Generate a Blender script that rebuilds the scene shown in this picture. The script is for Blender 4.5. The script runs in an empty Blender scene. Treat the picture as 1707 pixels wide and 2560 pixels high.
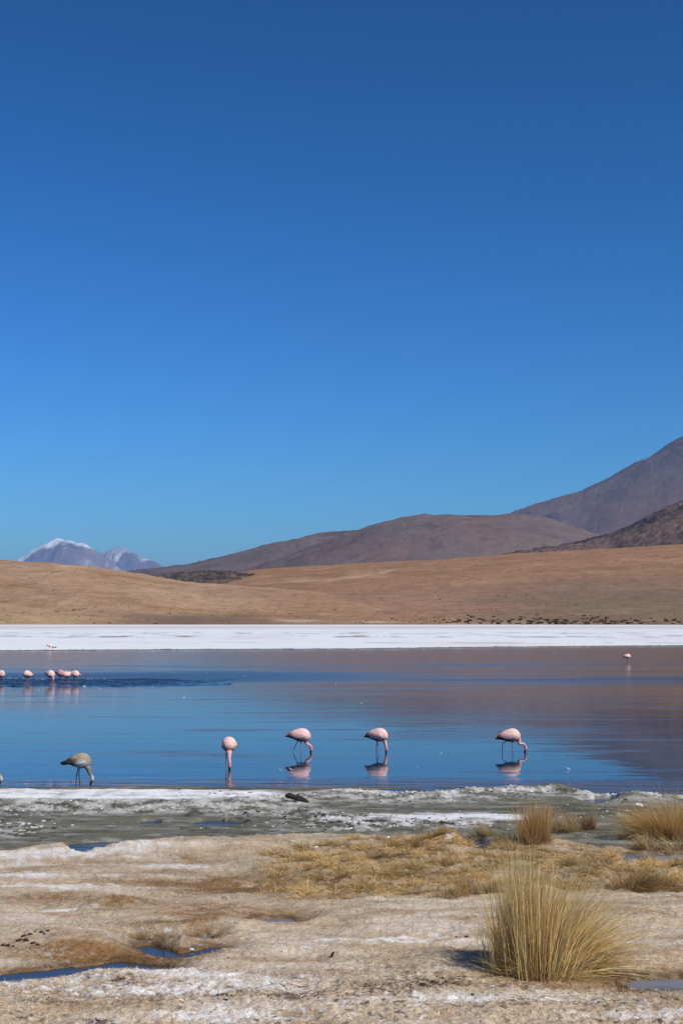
import bpy, bmesh, math, random
import numpy as np
from mathutils import Vector, Matrix, noise as mnoise

random.seed(7)
rng = np.random.default_rng(11)
SC = bpy.context.scene
COL = SC.collection
R = math.radians

# ------------------------------------------------------------------ camera
EYE = 2.6                      # metres above the lake
FPX = 2560 * 50 / 36           # focal length in photograph pixels
HORIZON = 1549                 # row of the true horizon in the photograph
PITCH = math.atan((HORIZON - 1280) / FPX)
cam = bpy.data.cameras.new("camera")
cam.sensor_fit = 'VERTICAL'
cam.sensor_height = 36
cam.sensor_width = 24
cam.lens = 50
cam.clip_start = 0.1
cam.clip_end = 120000
camo = bpy.data.objects.new("camera", cam)
COL.objects.link(camo)
camo.location = (0, 0, EYE)
camo.rotation_euler = (R(90) + PITCH, 0, 0)
SC.camera = camo

# ------------------------------------------------------------------ sky, sun, exposure
SUN_EL, SUN_AZ = R(46), R(130)     # azimuth clockwise from +Y (the view direction)
world = bpy.data.worlds.new("World")
SC.world = world
world.use_nodes = True
wn = world.node_tree
wn.nodes.clear()
sky = wn.nodes.new("ShaderNodeTexSky")
sky.sky_type = 'NISHITA'
sky.sun_disc = False
sky.sun_elevation = SUN_EL
sky.sun_rotation = SUN_AZ
sky.altitude = 4300
sky.air_density = 2.0
sky.dust_density = 0.0
sky.ozone_density = 2.0
# thin-air colour response: one power curve per channel, the same over the whole dome
SKY_POW = (2.16, 1.70, 1.95)
SKY_GAIN = (0.46, 0.86, 1.63)
SKY_STRENGTH = 0.10
sp_ = wn.nodes.new("ShaderNodeSeparateColor")
cb_ = wn.nodes.new("ShaderNodeCombineColor")
bg = wn.nodes.new("ShaderNodeBackground")
bg.inputs["Strength"].default_value = SKY_STRENGTH
wo = wn.nodes.new("ShaderNodeOutputWorld")
wn.links.new(sky.outputs[0], sp_.inputs[0])
for i_ in range(3):
    pw_ = wn.nodes.new("ShaderNodeMath"); pw_.operation = 'POWER'
    pw_.inputs[1].default_value = SKY_POW[i_]
    ml_ = wn.nodes.new("ShaderNodeMath"); ml_.operation = 'MULTIPLY'
    ml_.inputs[1].default_value = SKY_GAIN[i_] * SKY_STRENGTH ** (SKY_POW[i_] - 1)
    wn.links.new(sp_.outputs[i_], pw_.inputs[0])
    wn.links.new(pw_.outputs[0], ml_.inputs[0])
    mn_ = wn.nodes.new("ShaderNodeMath"); mn_.operation = 'MINIMUM'
    mn_.inputs[1].default_value = 1.1 / SKY_STRENGTH
    wn.links.new(ml_.outputs[0], mn_.inputs[0])
    wn.links.new(mn_.outputs[0], cb_.inputs[i_])
wn.links.new(cb_.outputs[0], bg.inputs[0])
wn.links.new(bg.outputs[0], wo.inputs[0])

sun = bpy.data.lights.new("sun", 'SUN')
sun.energy = 4.8
sun.angle = R(0.53)
sun.color = (1.0, 0.95, 0.87)
suno = bpy.data.objects.new("sun", sun)
COL.objects.link(suno)
SUN_DIR = Vector((math.sin(SUN_AZ) * math.cos(SUN_EL), math.cos(SUN_AZ) * math.cos(SUN_EL), math.sin(SUN_EL)))
suno.rotation_euler = SUN_DIR.to_track_quat('Z', 'Y').to_euler()
suno.location = (20, -10, 30)

SC.view_settings.view_transform = 'Standard'
SC.view_settings.look = 'None'
SC.view_settings.exposure = 0.0
SC.view_settings.gamma = 1.0
SC.view_settings.use_curve_mapping = False
SC.render.engine = 'CYCLES'
SC.cycles.use_denoising = True
SC.cycles.max_bounces = 8
SC.cycles.transparent_max_bounces = 8

# ------------------------------------------------------------------ mapping helpers
CP, SP = math.cos(PITCH), math.sin(PITCH)

def ray(px, py):
    xc = (px - 853.5) / FPX
    yc = (1280 - py) / FPX
    return xc, CP - SP * yc, SP + CP * yc

def G(px, py, z=0.0):
    """the point at height z that the pixel of the photograph looks at"""
    dx, dy, dz = ray(px, py)
    t = (z - EYE) / dz
    return dx * t, dy * t

def proj(x, y, z):
    """world -> pixel of the photograph (numpy)"""
    zz = z - EYE
    d = y * CP + zz * SP
    up = -y * SP + zz * CP
    return 853.5 + FPX * x / d, 1280 - FPX * up / d

def skyl(px, py):
    """azimuth and tangent of elevation of a pixel"""
    dx, dy, dz = ray(px, py)
    return math.atan2(dx, dy), dz / math.hypot(dx, dy)

# ------------------------------------------------------------------ numpy noise
def _hash(ix, iy, seed):
    h = (ix.astype(np.int64) * 374761393 + iy.astype(np.int64) * 668265263 + seed * 974634541) & 0x7fffffff
    h = ((h ^ (h >> 13)) * 1274126177) & 0x7fffffff
    h = (h ^ (h >> 16)) & 0x7fffffff
    return h / float(0x7fffffff)

def perlin(x, y, seed=0):
    x0, y0 = np.floor(x), np.floor(y)
    fx, fy = x - x0, y - y0
    u = fx * fx * fx * (fx * (fx * 6 - 15) + 10)
    v = fy * fy * fy * (fy * (fy * 6 - 15) + 10)
    def g(i, j):
        a = _hash(x0 + i, y0 + j, seed) * 2 * np.pi
        return np.cos(a) * (fx - i) + np.sin(a) * (fy - j)
    n0 = g(0, 0) * (1 - u) + g(1, 0) * u
    n1 = g(0, 1) * (1 - u) + g(1, 1) * u
    return (n0 * (1 - v) + n1 * v) * 1.5

def fbm(x, y, oct=4, seed=0, gain=0.5, lac=2.03):
    s = np.zeros(np.broadcast(x, y).shape)
    a, n = 1.0, 0.0
    for k in range(oct):
        s = s + a * perlin(x, y, seed + k * 17)
        n += a
        a *= gain
        x = x * lac + 3.7
        y = y * lac + 1.3
    return s / n

def ridged(x, y, oct=4, seed=0):
    s = np.zeros(np.broadcast(x, y).shape)
    a, n = 1.0, 0.0
    for k in range(oct):
        s = s + a * (1 - 2 * np.abs(perlin(x, y, seed + k * 31)))
        n += a
        a *= 0.5
        x = x * 2.1 + 1.7
        y = y * 2.1 + 5.3
    return s / n

def sm(a, b, x):
    t = np.clip((x - a) / (b - a), 0, 1)
    return t * t * (3 - 2 * t)

def mixc(c, d, m):
    m = np.clip(m, 0, 1)[..., None]
    return c * (1 - m) + np.asarray(d) * m

# ------------------------------------------------------------------ mesh helpers
def link(o, parent=None):
    COL.objects.link(o)
    if parent:
        o.parent = parent
    return o

def mesh_np(name, V, F, mats, cols=None, smooth=True, parent=None, midx=None):
    """V (n,3), F (m,3|4) -> one mesh object, optional per-vertex colours"""
    me = bpy.data.meshes.new(name)
    V = np.ascontiguousarray(V, dtype=np.float32)
    F = np.ascontiguousarray(F, dtype=np.int32)
    k = F.shape[1]
    me.vertices.add(len(V))
    me.vertices.foreach_set("co", V.ravel())
    me.loops.add(F.size)
    me.loops.foreach_set("vertex_index", F.ravel())
    me.polygons.add(len(F))
    me.polygons.foreach_set("loop_start", np.arange(0, F.size, k, dtype=np.int32))
    me.polygons.foreach_set("loop_total", np.full(len(F), k, dtype=np.int32))
    me.polygons.foreach_set("use_smooth", np.full(len(F), smooth, dtype=bool))
    for m in (mats if isinstance(mats, (list, tuple)) else [mats]):
        me.materials.append(m)
    if midx is not None:
        me.polygons.foreach_set("material_index", np.asarray(midx, dtype=np.int32))
    me.update(calc_edges=True)
    if cols is not None:
        setcol(me, cols)
    o = bpy.data.objects.new(name, me)
    return link(o, parent)

def setcol(me, cols):
    at = me.color_attributes.new("Col", 'FLOAT_COLOR', 'POINT')
    c = np.ones((len(me.vertices), 4), dtype=np.float32)
    c[:, :3] = np.clip(cols * 0.92, 0.002, 0.95)
    at.data.foreach_set("color", c.ravel())

def grid_faces(nr, nc):
    i = np.arange(nr * nc).reshape(nr, nc)
    return np.stack([i[:-1, :-1], i[:-1, 1:], i[1:, 1:], i[1:, :-1]], -1).reshape(-1, 4)

def tag(o, label=None, cat=None, group=None, kind=None):
    if label: o["label"] = label
    if cat: o["category"] = cat
    if group: o["group"] = group
    if kind: o["kind"] = kind
    return o

# ------------------------------------------------------------------ materials
def new_mat(name):
    m = bpy.data.materials.new(name)
    m.use_nodes = True
    nt = m.node_tree
    nt.nodes.clear()
    out = nt.nodes.new("ShaderNodeOutputMaterial")
    b = nt.nodes.new("ShaderNodeBsdfPrincipled")
    nt.links.new(b.outputs[0], out.inputs[0])
    return m, nt, b, out

def N(nt, t, **kw):
    n = nt.nodes.new(t)
    for k, v in kw.items():
        if k in n.inputs:
            n.inputs[k].default_value = v
        else:
            setattr(n, k, v)
    return n

def col_mat(name, rough=0.9, spec=0.2, var=((1.0, 0.3),), bump=(), aniso=(1, 1, 1), transl=0.0, rough_attr=None):
    """colour attribute x procedural noise, with procedural bump. var: (scale, amount)... bump: (scale, distance)..."""
    m, nt, b, out = new_mat(name)
    at = N(nt, "ShaderNodeVertexColor", layer_name="Col")
    tc = N(nt, "ShaderNodeNewGeometry")
    mp = N(nt, "ShaderNodeMapping")
    mp.inputs["Scale"].default_value = aniso
    nt.links.new(tc.outputs["Position"], mp.inputs[0])
    cur = at.outputs[0]
    for sc, am in var:
        nz = N(nt, "ShaderNodeTexNoise", Scale=sc, Detail=5.0, Roughness=0.65)
        nt.links.new(mp.outputs[0], nz.inputs["Vector"])
        mr = N(nt, "ShaderNodeMapRange")
        mr.inputs[1].default_value = 0.3
        mr.inputs[2].default_value = 0.7
        mr.inputs[3].default_value = 1 - am
        mr.inputs[4].default_value = 1 + am
        nt.links.new(nz.outputs[0], mr.inputs[0])
        mx = N(nt, "ShaderNodeVectorMath", operation='SCALE')
        nt.links.new(cur, mx.inputs[0])
        nt.links.new(mr.outputs[0], mx.inputs["Scale"])
        cur = mx.outputs[0]
    nt.links.new(cur, b.inputs["Base Color"])
    b.inputs["Roughness"].default_value = rough
    b.inputs["Specular IOR Level"].default_value = spec
    last = None
    for sc, dist in bump:
        nz = N(nt, "ShaderNodeTexNoise", Scale=sc, Detail=4.0, Roughness=0.6)
        nt.links.new(tc.outputs["Position"], nz.inputs["Vector"])
        bp = N(nt, "ShaderNodeBump", Strength=1.0, Distance=dist)
        nt.links.new(nz.outputs[0], bp.inputs["Height"])
        if last:
            nt.links.new(last.outputs[0], bp.inputs["Normal"])
        last = bp
    if last:
        nt.links.new(last.outputs[0], b.inputs["Normal"])
    if transl > 0:
        tr = N(nt, "ShaderNodeBsdfTranslucent")
        nt.links.new(cur, tr.inputs[0])
        ms = N(nt, "ShaderNodeMixShader", Fac=transl)
        nt.links.new(b.outputs[0], ms.inputs[1])
        nt.links.new(tr.outputs[0], ms.inputs[2])
        nt.links.new(ms.outputs[0], out.inputs[0])
    return m

def flat_mat(name, col, rough=0.8, spec=0.3, var=0.25, scale=20.0, bump=0.0):
    m, nt, b, out = new_mat(name)
    tc = N(nt, "ShaderNodeTexCoord")
    nz = N(nt, "ShaderNodeTexNoise", Scale=scale, Detail=4.0)
    nt.links.new(tc.outputs["Object"], nz.inputs["Vector"])
    rp = N(nt, "ShaderNodeValToRGB")
    rp.color_ramp.elements[0].position = 0.3
    rp.color_ramp.elements[1].position = 0.7
    rp.color_ramp.elements[0].color = (*[c * (1 - var) for c in col], 1)
    rp.color_ramp.elements[1].color = (*[min(1, c * (1 + var)) for c in col], 1)
    nt.links.new(nz.outputs[0], rp.inputs[0])
    nt.links.new(rp.outputs[0], b.inputs["Base Color"])
    b.inputs["Roughness"].default_value = rough
    b.inputs["Specular IOR Level"].default_value = spec
    if bump:
        bp = N(nt, "ShaderNodeBump", Strength=1.0, Distance=bump)
        nt.links.new(nz.outputs[0], bp.inputs["Height"])
        nt.links.new(bp.outputs[0], b.inputs["Normal"])
    return m

M_HILL = col_mat("volcanic_slope", var=((0.004, 0.12), (0.03, 0.14), (0.15, 0.16)), bump=((0.05, 3.0), (0.2, 0.8)), rough=1.0, spec=0.0)
M_FAR = col_mat("far_mountain", var=((0.0006, 0.10), (0.004, 0.10)), rough=1.0, spec=0.0)
M_PLAIN = col_mat("desert_plain", var=((0.01, 0.10), (0.08, 0.16), (0.4, 0.16)), bump=((0.3, 0.5),), rough=1.0, spec=0.0)
M_SALT = col_mat("salt_crust", var=((0.15, 0.05), (1.5, 0.06)), bump=((0.8, 0.03), (4.0, 0.01)), rough=0.85, spec=0.25)
M_SHORE = col_mat("shore_turf", var=((6.0, 0.10), (38.0, 0.24), (120.0, 0.22)), bump=((30.0, 0.012), (110.0, 0.005)), rough=0.9, spec=0.12)
M_STRAW = col_mat("dry_grass", var=((15.0, 0.10),), rough=0.65, spec=0.3, transl=0.34)
M_SHRUB = col_mat("shrub", var=((1.5, 0.3),), rough=1.0, spec=0.0)
M_PLUME = col_mat("plumage", var=((22.0, 0.12), (70.0, 0.12)), bump=((24.0, 0.010), (60.0, 0.006)), rough=0.8, spec=0.2, aniso=(1, 1, 2.2))
def scallops(m):
    """overlapping feather edges on the plumage"""
    nt = m.node_tree
    b = next(n for n in nt.nodes if n.type == 'BSDF_PRINCIPLED')
    src = b.inputs["Base Color"].links[0].from_socket
    tc = N(nt, "ShaderNodeTexCoord"); mp = N(nt, "ShaderNodeMapping")
    mp.inputs["Scale"].default_value = (16, 34, 34)
    mp.inputs["Rotation"].default_value = (0, 0.35, 0)
    vo = N(nt, "ShaderNodeTexVoronoi", Scale=1.0)
    nt.links.new(tc.outputs["Object"], mp.inputs[0]); nt.links.new(mp.outputs[0], vo.inputs["Vector"])
    mr = N(nt, "ShaderNodeMapRange")
    mr.inputs[1].default_value = 0.25; mr.inputs[2].default_value = 0.75; mr.inputs[3].default_value = 1.03; mr.inputs[4].default_value = 0.88
    nt.links.new(vo.outputs["Distance"], mr.inputs[0])
    mx = N(nt, "ShaderNodeVectorMath", operation='SCALE')
    nt.links.new(src, mx.inputs[0]); nt.links.new(mr.outputs[0], mx.inputs["Scale"])
    nt.links.new(mx.outputs[0], b.inputs["Base Color"])
scallops(M_PLUME)
M_BILL = flat_mat("bill_horn", (0.03, 0.025, 0.022), rough=0.4)
M_BLACKF = flat_mat("black_feather", (0.018, 0.016, 0.018), rough=0.7)
M_WHITEF = flat_mat("white_feather", (0.80, 0.79, 0.77), rough=0.8, var=0.06)
M_CLOD = flat_mat("dark_clod", (0.045, 0.035, 0.028), rough=0.9, var=0.5, scale=30, bump=0.004)
M_PALE = flat_mat("salt_lump", (0.68, 0.67, 0.64), rough=0.9, var=0.15, scale=25, bump=0.004)
M_STONE = flat_mat("grey_stone", (0.22, 0.21, 0.18), rough=0.9, var=0.4, scale=25, bump=0.004)
M_WOOD = flat_mat("dark_driftwood", (0.028, 0.024, 0.02), rough=0.85, var=0.5, scale=25, bump=0.006)
M_LAVA = flat_mat("lava_rock", (0.075, 0.06, 0.054), rough=1.0, var=0.4, scale=0.4)

def water_mat(name, base, rough=0.02, ripple=True):
    m, nt, b, out = new_mat(name)
    b.inputs["Base Color"].default_value = (*base, 1)
    b.inputs["Roughness"].default_value = rough
    b.inputs["IOR"].default_value = 1.333
    geo = N(nt, "ShaderNodeNewGeometry")
    if not ripple:
        nz = N(nt, "ShaderNodeTexNoise", Scale=3.0, Detail=2.0)
        nt.links.new(geo.outputs["Position"], nz.inputs["Vector"])
        bp = N(nt, "ShaderNodeBump", Strength=1.0, Distance=0.006)
        nt.links.new(nz.outputs[0], bp.inputs["Height"])
        nt.links.new(bp.outputs[0], b.inputs["Normal"])
        return m
    sep = N(nt, "ShaderNodeSeparateXYZ")
    nt.links.new(geo.outputs["Position"], sep.inputs[0])

    def math_(op, a, c=None, clamp=False):
        n = N(nt, "ShaderNodeMath", operation=op)
        n.use_clamp = clamp
        for i, v in enumerate((a, c)):
            if v is None: continue
            if isinstance(v, (int, float)): n.inputs[i].default_value = v
            else: nt.links.new(v, n.inputs[i])
        return n.outputs[0]

    def noise_(scale, vec=(1, 1, 1), detail=3.0, off=(0, 0, 0), rg=0.55):
        mp = N(nt, "ShaderNodeMapping")
        mp.inputs["Scale"].default_value = vec
        mp.inputs["Location"].default_value = off
        nt.links.new(geo.outputs["Position"], mp.inputs[0])
        nz = N(nt, "ShaderNodeTexNoise", Scale=scale, Detail=detail, Roughness=rg)
        nt.links.new(mp.outputs[0], nz.inputs["Vector"])
        return nz.outputs[0]

    def smooth_(a, c, v):
        n = N(nt, "ShaderNodeMapRange")
        n.interpolation_type = 'SMOOTHSTEP'
        n.inputs[1].default_value = a
        n.inputs[2].default_value = c
        nt.links.new(v, n.inputs[0])
        return n.outputs[0]

    Y, X = sep.outputs[1], sep.outputs[0]
    # wind-ruffled patches, long along the wind (x)
    wob = math_('MULTIPLY', math_('SUBTRACT', noise_(1.0, (0.06, 0.12, 1), 5.0, (0, 0, 0), 0.65), 0.5), 14.0)
    Yw = math_('ADD', Y, wob)
    patch = smooth_(0.46, 0.74, noise_(1.0, (0.035, 0.16, 1), 6.0, (3.1, 7.7, 0), 0.65))
    far_on = smooth_(27.0, 48.0, Yw)
    patch = math_('MULTIPLY', math_('MULTIPLY', patch, far_on), math_('SUBTRACT', 1.0, smooth_(88.0, 104.0, Yw)))
    # choppy strip where the resting birds stand
    strip = math_('MULTIPLY', smooth_(56.5, 57.5, Y), math_('SUBTRACT', 1.0, smooth_(61.0, 62.5, Y)))
    strip = math_('MULTIPLY', strip, math_('SUBTRACT', 1.0, smooth_(-9.5, -5.5, X)))
    halo = math_('MULTIPLY', smooth_(57.0, 62.0, Yw), math_('SUBTRACT', 1.0, smooth_(66.0, 74.0, Yw)))
    halo = math_('MULTIPLY', halo, math_('SUBTRACT', 1.0, smooth_(-9.0, 10.0, X)))
    thin = math_('MULTIPLY', smooth_(59.0, 62.0, Yw), math_('SUBTRACT', 1.0, smooth_(62.5, 66.0, Yw)))
    thin = math_('MULTIPLY', thin, smooth_(-8.0, 8.0, X))
    # lapping edge by the near shore
    lap = math_('SUBTRACT', 1.0, smooth_(22.4, 24.2, math_('ADD', Y, math_('MULTIPLY', wob, 0.12))))

    h_calm = math_('MULTIPLY', math_('SUBTRACT', noise_(1.0, (0.9, 2.2, 1), 3.0), 0.5), 0.0022)
    h_swell = math_('MULTIPLY', math_('SUBTRACT', noise_(1.0, (0.12, 0.5, 1), 2.0, (5, 1, 0)), 0.5), 0.008)
    h_ruf = math_('MULTIPLY', math_('SUBTRACT', noise_(1.0, (3.0, 6.0, 1), 4.0), 0.5), 0.035)
    h_chop = math_('MULTIPLY', math_('SUBTRACT', noise_(1.0, (2.2, 2.6, 1), 4.0), 0.5), 0.25)
    h_lap = math_('MULTIPLY', math_('SUBTRACT', noise_(1.0, (0.8, 3.2, 1), 3.0), 0.5), 0.040)
    ruf = math_('MAXIMUM', math_('MULTIPLY', patch, 0.55), math_('MAXIMUM', halo, math_('MULTIPLY', thin, 0.7)))
    midm = math_('MULTIPLY', smooth_(30.0, 40.0, Yw), 0.05)
    near = smooth_(0.56, 0.72, noise_(1.0, (0.16, 1.1, 1), 5.0, (9.1, 2.3, 0), 0.6))
    near = math_('MULTIPLY', near, math_('MULTIPLY', smooth_(23.0, 25.0, Y), 0.85))
    ruf = math_('MAXIMUM', ruf, math_('MAXIMUM', midm, near))
    h = math_('ADD', h_calm, h_swell)
    h = math_('ADD', h, math_('MULTIPLY', h_ruf, ruf))
    h = math_('ADD', h, math_('MULTIPLY', h_lap, lap))
    bp = N(nt, "ShaderNodeBump", Strength=1.0, Distance=1.0)
    nt.links.new(h, bp.inputs["Height"])
    nt.links.new(bp.outputs[0], b.inputs["Normal"])
    rr = math_('ADD', math_('MULTIPLY', ruf, 0.16), rough)
    rr = math_('ADD', rr, math_('MULTIPLY', smooth_(28.0, 70.0, Yw), 0.075))
    nt.links.new(rr, b.inputs["Roughness"])
    return m

M_WATER = water_mat("lake_water", (0.022, 0.036, 0.062))
M_POOL = water_mat("pool_water", (0.040, 0.040, 0.042), 0.06, False)
M_ICE = flat_mat("grey_ice", (0.16, 0.165, 0.18), rough=0.4, spec=0.35, var=0.35, scale=4.0)

# ================================================================== SETTING
# ground under everything and lake
def disc(name, r, z, mat, n=96, rings=(1.0,)):
    bm = bmesh.new()
    bmesh.ops.create_circle(bm, cap_ends=True, cap_tris=True, segments=n, radius=r)
    me = bpy.data.meshes.new(name)
    bm.to_mesh(me)
    bm.free()
    me.materials.append(mat)
    o = link(bpy.data.objects.new(name, me))
    o.location = (0, 0, z)
    return tag(o, kind="structure")

M_BED = flat_mat("lake_bed", (0.16, 0.13, 0.10), rough=1.0, spec=0.0, scale=0.01)
disc("ground", 45000, -0.8, M_BED)
# the lake: a sheet from behind the camera to beneath the far salt
V = np.array([(-260, -40, 0), (260, -40, 0), (420, 175, 0), (-420, 175, 0)], float)
tag(mesh_np("lake", V, np.array([[0, 1, 2, 3]]), M_WATER), kind="structure")

# small choppy waves in the strip where the resting birds stand
def ruffled():
    x, y = np.meshgrid(np.linspace(-24, -4.5, 420), np.linspace(56.0, 63.0, 110))
    fade = sm(56.2, 57.2, y + 1.6 * fbm(x / 2, y * 0, 3, 461)) * sm(62.6, 60.8, y + 2.2 * fbm(x / 3, y * 0, 3, 463)) * sm(-4.2, -8.0, x + 2 * fbm(x, y, 2, 465)) * sm(-24, -23, x)
    h = ridged(x / 0.55, y / 0.40, 3, 467) * 0.065 + 0.035
    z = 0.004 + fade * np.clip(h, 0, 1)
    z = np.where(fade < 0.01, -0.02, z)
    tag(mesh_np("ruffled_water", np.stack([x, y, z], -1).reshape(-1, 3), grid_faces(110, 420), M_WATER), kind="structure")
ruffled()

# ---------------------------------------------------------- ridges seen against the sky
def ridge(name, pts, r0, rc, r1, mat, color, relief=None, na=420, nr=90, pw=1.0, zb=0.0, az0=-0.42, az1=0.42, jag=0.0, backpow=1.6, kind="structure"):
    a, t = np.array([skyl(*p) for p in pts]).T
    az = np.linspace(max(az0, a[0]), min(az1, a[-1]), na)
    T = np.interp(az, a, t)
    k = 5
    Tp = np.pad(T, k, mode='edge')
    T = np.convolve(Tp, np.hanning(2 * k + 3)[1:-1] / np.hanning(2 * k + 3)[1:-1].sum(), 'valid')
    if jag:
        pass
    RC = rc(az) if callable(rc) else np.full(na, float(rc))
    R0 = r0(az) if callable(r0) else np.full(na, float(r0))
    s = np.linspace(0, 1, nr)
    nf = int(nr * 0.75)
    rows = []
    for i in range(nr):
        if i < nf:
            q = i / (nf - 1)
            rows.append((R0 + (RC - R0) * q, q ** pw * (1 - 0.28 * q ** 3) / 0.72))
        else:
            q = (i - nf + 1) / (nr - nf)
            rows.append((RC + (r1 - RC) * q, 1 - q ** backpow))
    Rr = np.array([r for r, _ in rows])
    S = np.broadcast_to(np.array([w for _, w in rows])[:, None], Rr.shape)
    zc = EYE + T * RC
    Z = zb + (zc - zb)[None, :] * S
    X, Yv = Rr * np.sin(az)[None, :], Rr * np.cos(az)[None, :]
    if relief is not None:
        Z = Z + relief(X, Yv, Z, np.broadcast_to(az, Z.shape), Rr, S)
    if jag:
        Z = Z + jag * Rr * fbm(X / (RC.mean() / 260), Yv / (RC.mean() / 120), 4, 5) * np.minimum(S, 1) ** 2
    mx = ((Z - EYE) / Rr).max(0)
    f = np.where((mx > 1e-5) & (T > 1e-5), T / np.maximum(mx, 1e-5), 1.0)
    f = np.clip(f, 0.3, 3)
    ks = max(3, na // 14)
    f = np.convolve(np.pad(f, ks, mode='edge'), np.hanning(2 * ks + 3)[1:-1] / np.hanning(2 * ks + 3)[1:-1].sum(), 'valid')
    Z = np.where(Z > EYE, EYE + (Z - EYE) * f[None, :], Z)
    C = color(X, Yv, Z, np.broadcast_to(az, Z.shape), Rr, S)
    P = np.stack([X, Yv, Z], -1).reshape(-1, 3)
    o = mesh_np(name, P, grid_faces(nr, na), mat, C.reshape(-1, 3))
    return tag(o, kind=kind), (az, Rr, Z)

def polar_height(g):
    az, Rr, Z = g
    def h(x, y):
        a = math.atan2(x, y); r = math.hypot(x, y)
        j = int(np.clip(round((a - az[0]) / (az[1] - az[0])), 0, len(az) - 1))
        return float(np.interp(r, Rr[:, j], Z[:, j]))
    return h

# far snow-streaked volcanoes
def c_far(X, Y, Z, A, Rr, S):
    base = np.broadcast_to(np.array([0.17, 0.13, 0.13]), X.shape + (3,))
    n = fbm(X / 500 + Z / 900, Y / 1500, 5, 3)
    n2 = fbm(X / 1500, Y / 5000, 4, 9)
    c = mixc(base, (0.27, 0.20, 0.17), sm(0.0, 0.35, n2))
    c = mixc(c, (0.11, 0.09, 0.10), sm(0.05, 0.4, -n))
    hh = Z / 1450.0
    c = mixc(c, (0.40, 0.35, 0.33), sm(0.08, 0.34, n) * 0.6)
    left = sm(-0.194, -0.206, A)
    stk = fbm(X / 170 + Y / 4000, Y / 1500, 4, 14)
    snow = sm(0.88, 1.0, hh + 0.30 * stk) * 0.42 + sm(0.20, 0.40, stk + .25 * n2) * sm(0.25, 0.6, hh) * 0.25 + sm(0.90, 0.96, S + 0.05 * n) * (left + .7 * sm(0.80, 0.92, hh)) * (Rr < 26300)
    return mixc(c, (0.85, 0.85, 0.87), snow)

def rel_far(X, Y, Z, A, Rr, S):
    return (fbm(X / 1300, Y / 3000, 5, 21) * 190 - np.abs(fbm(X / 520, Y / 2200, 5, 22)) * 300) * np.minimum(S, 1) * (1.15 - 0.6 * S)

ridge("snowy_mountain", [(-60, 1470), (0, 1428), (40, 1404), (80, 1377), (118, 1357), (140, 1348), (152, 1346), (165, 1349), (190, 1356), (212, 1359), (232, 1371), (256, 1386), (285, 1408), (320, 1440), (350, 1475)],
      20500, 26000, 30500, M_FAR, c_far, rel_far, na=260, nr=80, pw=1.25, jag=0.0002)
ridge("pale_mountain", [(190, 1460), (225, 1410), (256, 1384), (275, 1372), (295, 1368), (312, 1369), (330, 1379), (348, 1389), (366, 1398), (372, 1397), (388, 1404), (402, 1413), (430, 1428), (500, 1470)],
      23500, 28000, 31500, M_FAR, lambda X, Y, Z, A, Rr, S: mixc(c_far(X, Y, Z * 1.1, A, Rr, S), (0.44, 0.39, 0.35), 0.45 * sm(-0.17, -0.2, A)), rel_far, na=220, nr=80, pw=1.25, jag=0.0002)

# the big volcano at the right
def c_vol(X, Y, Z, A, Rr, S):
    base = np.broadcast_to(np.array([0.140, 0.105, 0.098]), X.shape + (3,))
    n = fbm(X / 420 - Z / 260, Z / 330 + X / 1400, 5, 41)
    n2 = fbm(X / 260, Y / 260, 5, 43)
    n3 = fbm(X / 260 - Z / 300, Z / 420, 5, 48)
    c = mixc(base, (0.180, 0.110, 0.095), sm(0.02, 0.34, n) * .8)
    c = mixc(c, (0.062, 0.050, 0.052), sm(0.05, 0.35, -n) * 0.8)
    c = mixc(c, (0.20, 0.135, 0.115), sm(0.10, 0.4, n3) * 0.55)
    return c * (1 + 0.22 * n2[..., None])

ridge("volcano", [(1000, 1450), (1150, 1345), (1270, 1286), (1300, 1273), (1330, 1261), (1390, 1245), (1440, 1231), (1490, 1208), (1540, 1182), (1575, 1163), (1610, 1147), (1660, 1117), (1707, 1089), (1800, 1035), (1900, 985), (2000, 960), (2120, 975), (2300, 1060), (2700, 1290), (3000, 1430)],
      5600, 8200, 11500, M_HILL, c_vol,
      lambda X, Y, Z, A, Rr, S: (fbm(X / 420 - Y / 1500, Y / 1100, 5, 51) * 34 + fbm(X / 130, Y / 200, 5, 52) * 13) * np.minimum(S, 1),
      na=560, nr=170, pw=1.35, jag=0.0004)

# grey-purple hills in the middle
def c_mid(X, Y, Z, A, Rr, S):
    n = fbm(X / 420, Y / 300, 5, 61)
    n2 = fbm(X / 60, Y / 60, 4, 62)
    base = np.broadcast_to(np.array([0.165, 0.124, 0.112]), X.shape + (3,))
    c = mixc(base, (0.105, 0.078, 0.078), sm(-0.05, 0.3, n))
    c = mixc(c, (0.20, 0.115, 0.095), sm(0.05, 0.35, fbm(X / 260, Y / 500, 4, 65)) * 0.35)
    c = mixc(c, (0.060, 0.047, 0.046), sm(0.15, 0.42, n2 + 0.3 * n) * 0.4)
    return c

def r_mid(X, Y, Z, A, Rr, S):
    return (fbm(X / 420, Y / 420, 5, 66) * 30 + ridged(X / 90, Y / 90, 4, 68) * 5 * sm(0, 0.3, fbm(X / 300, Y / 300, 2, 69))) * np.minimum(S, 1)

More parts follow.
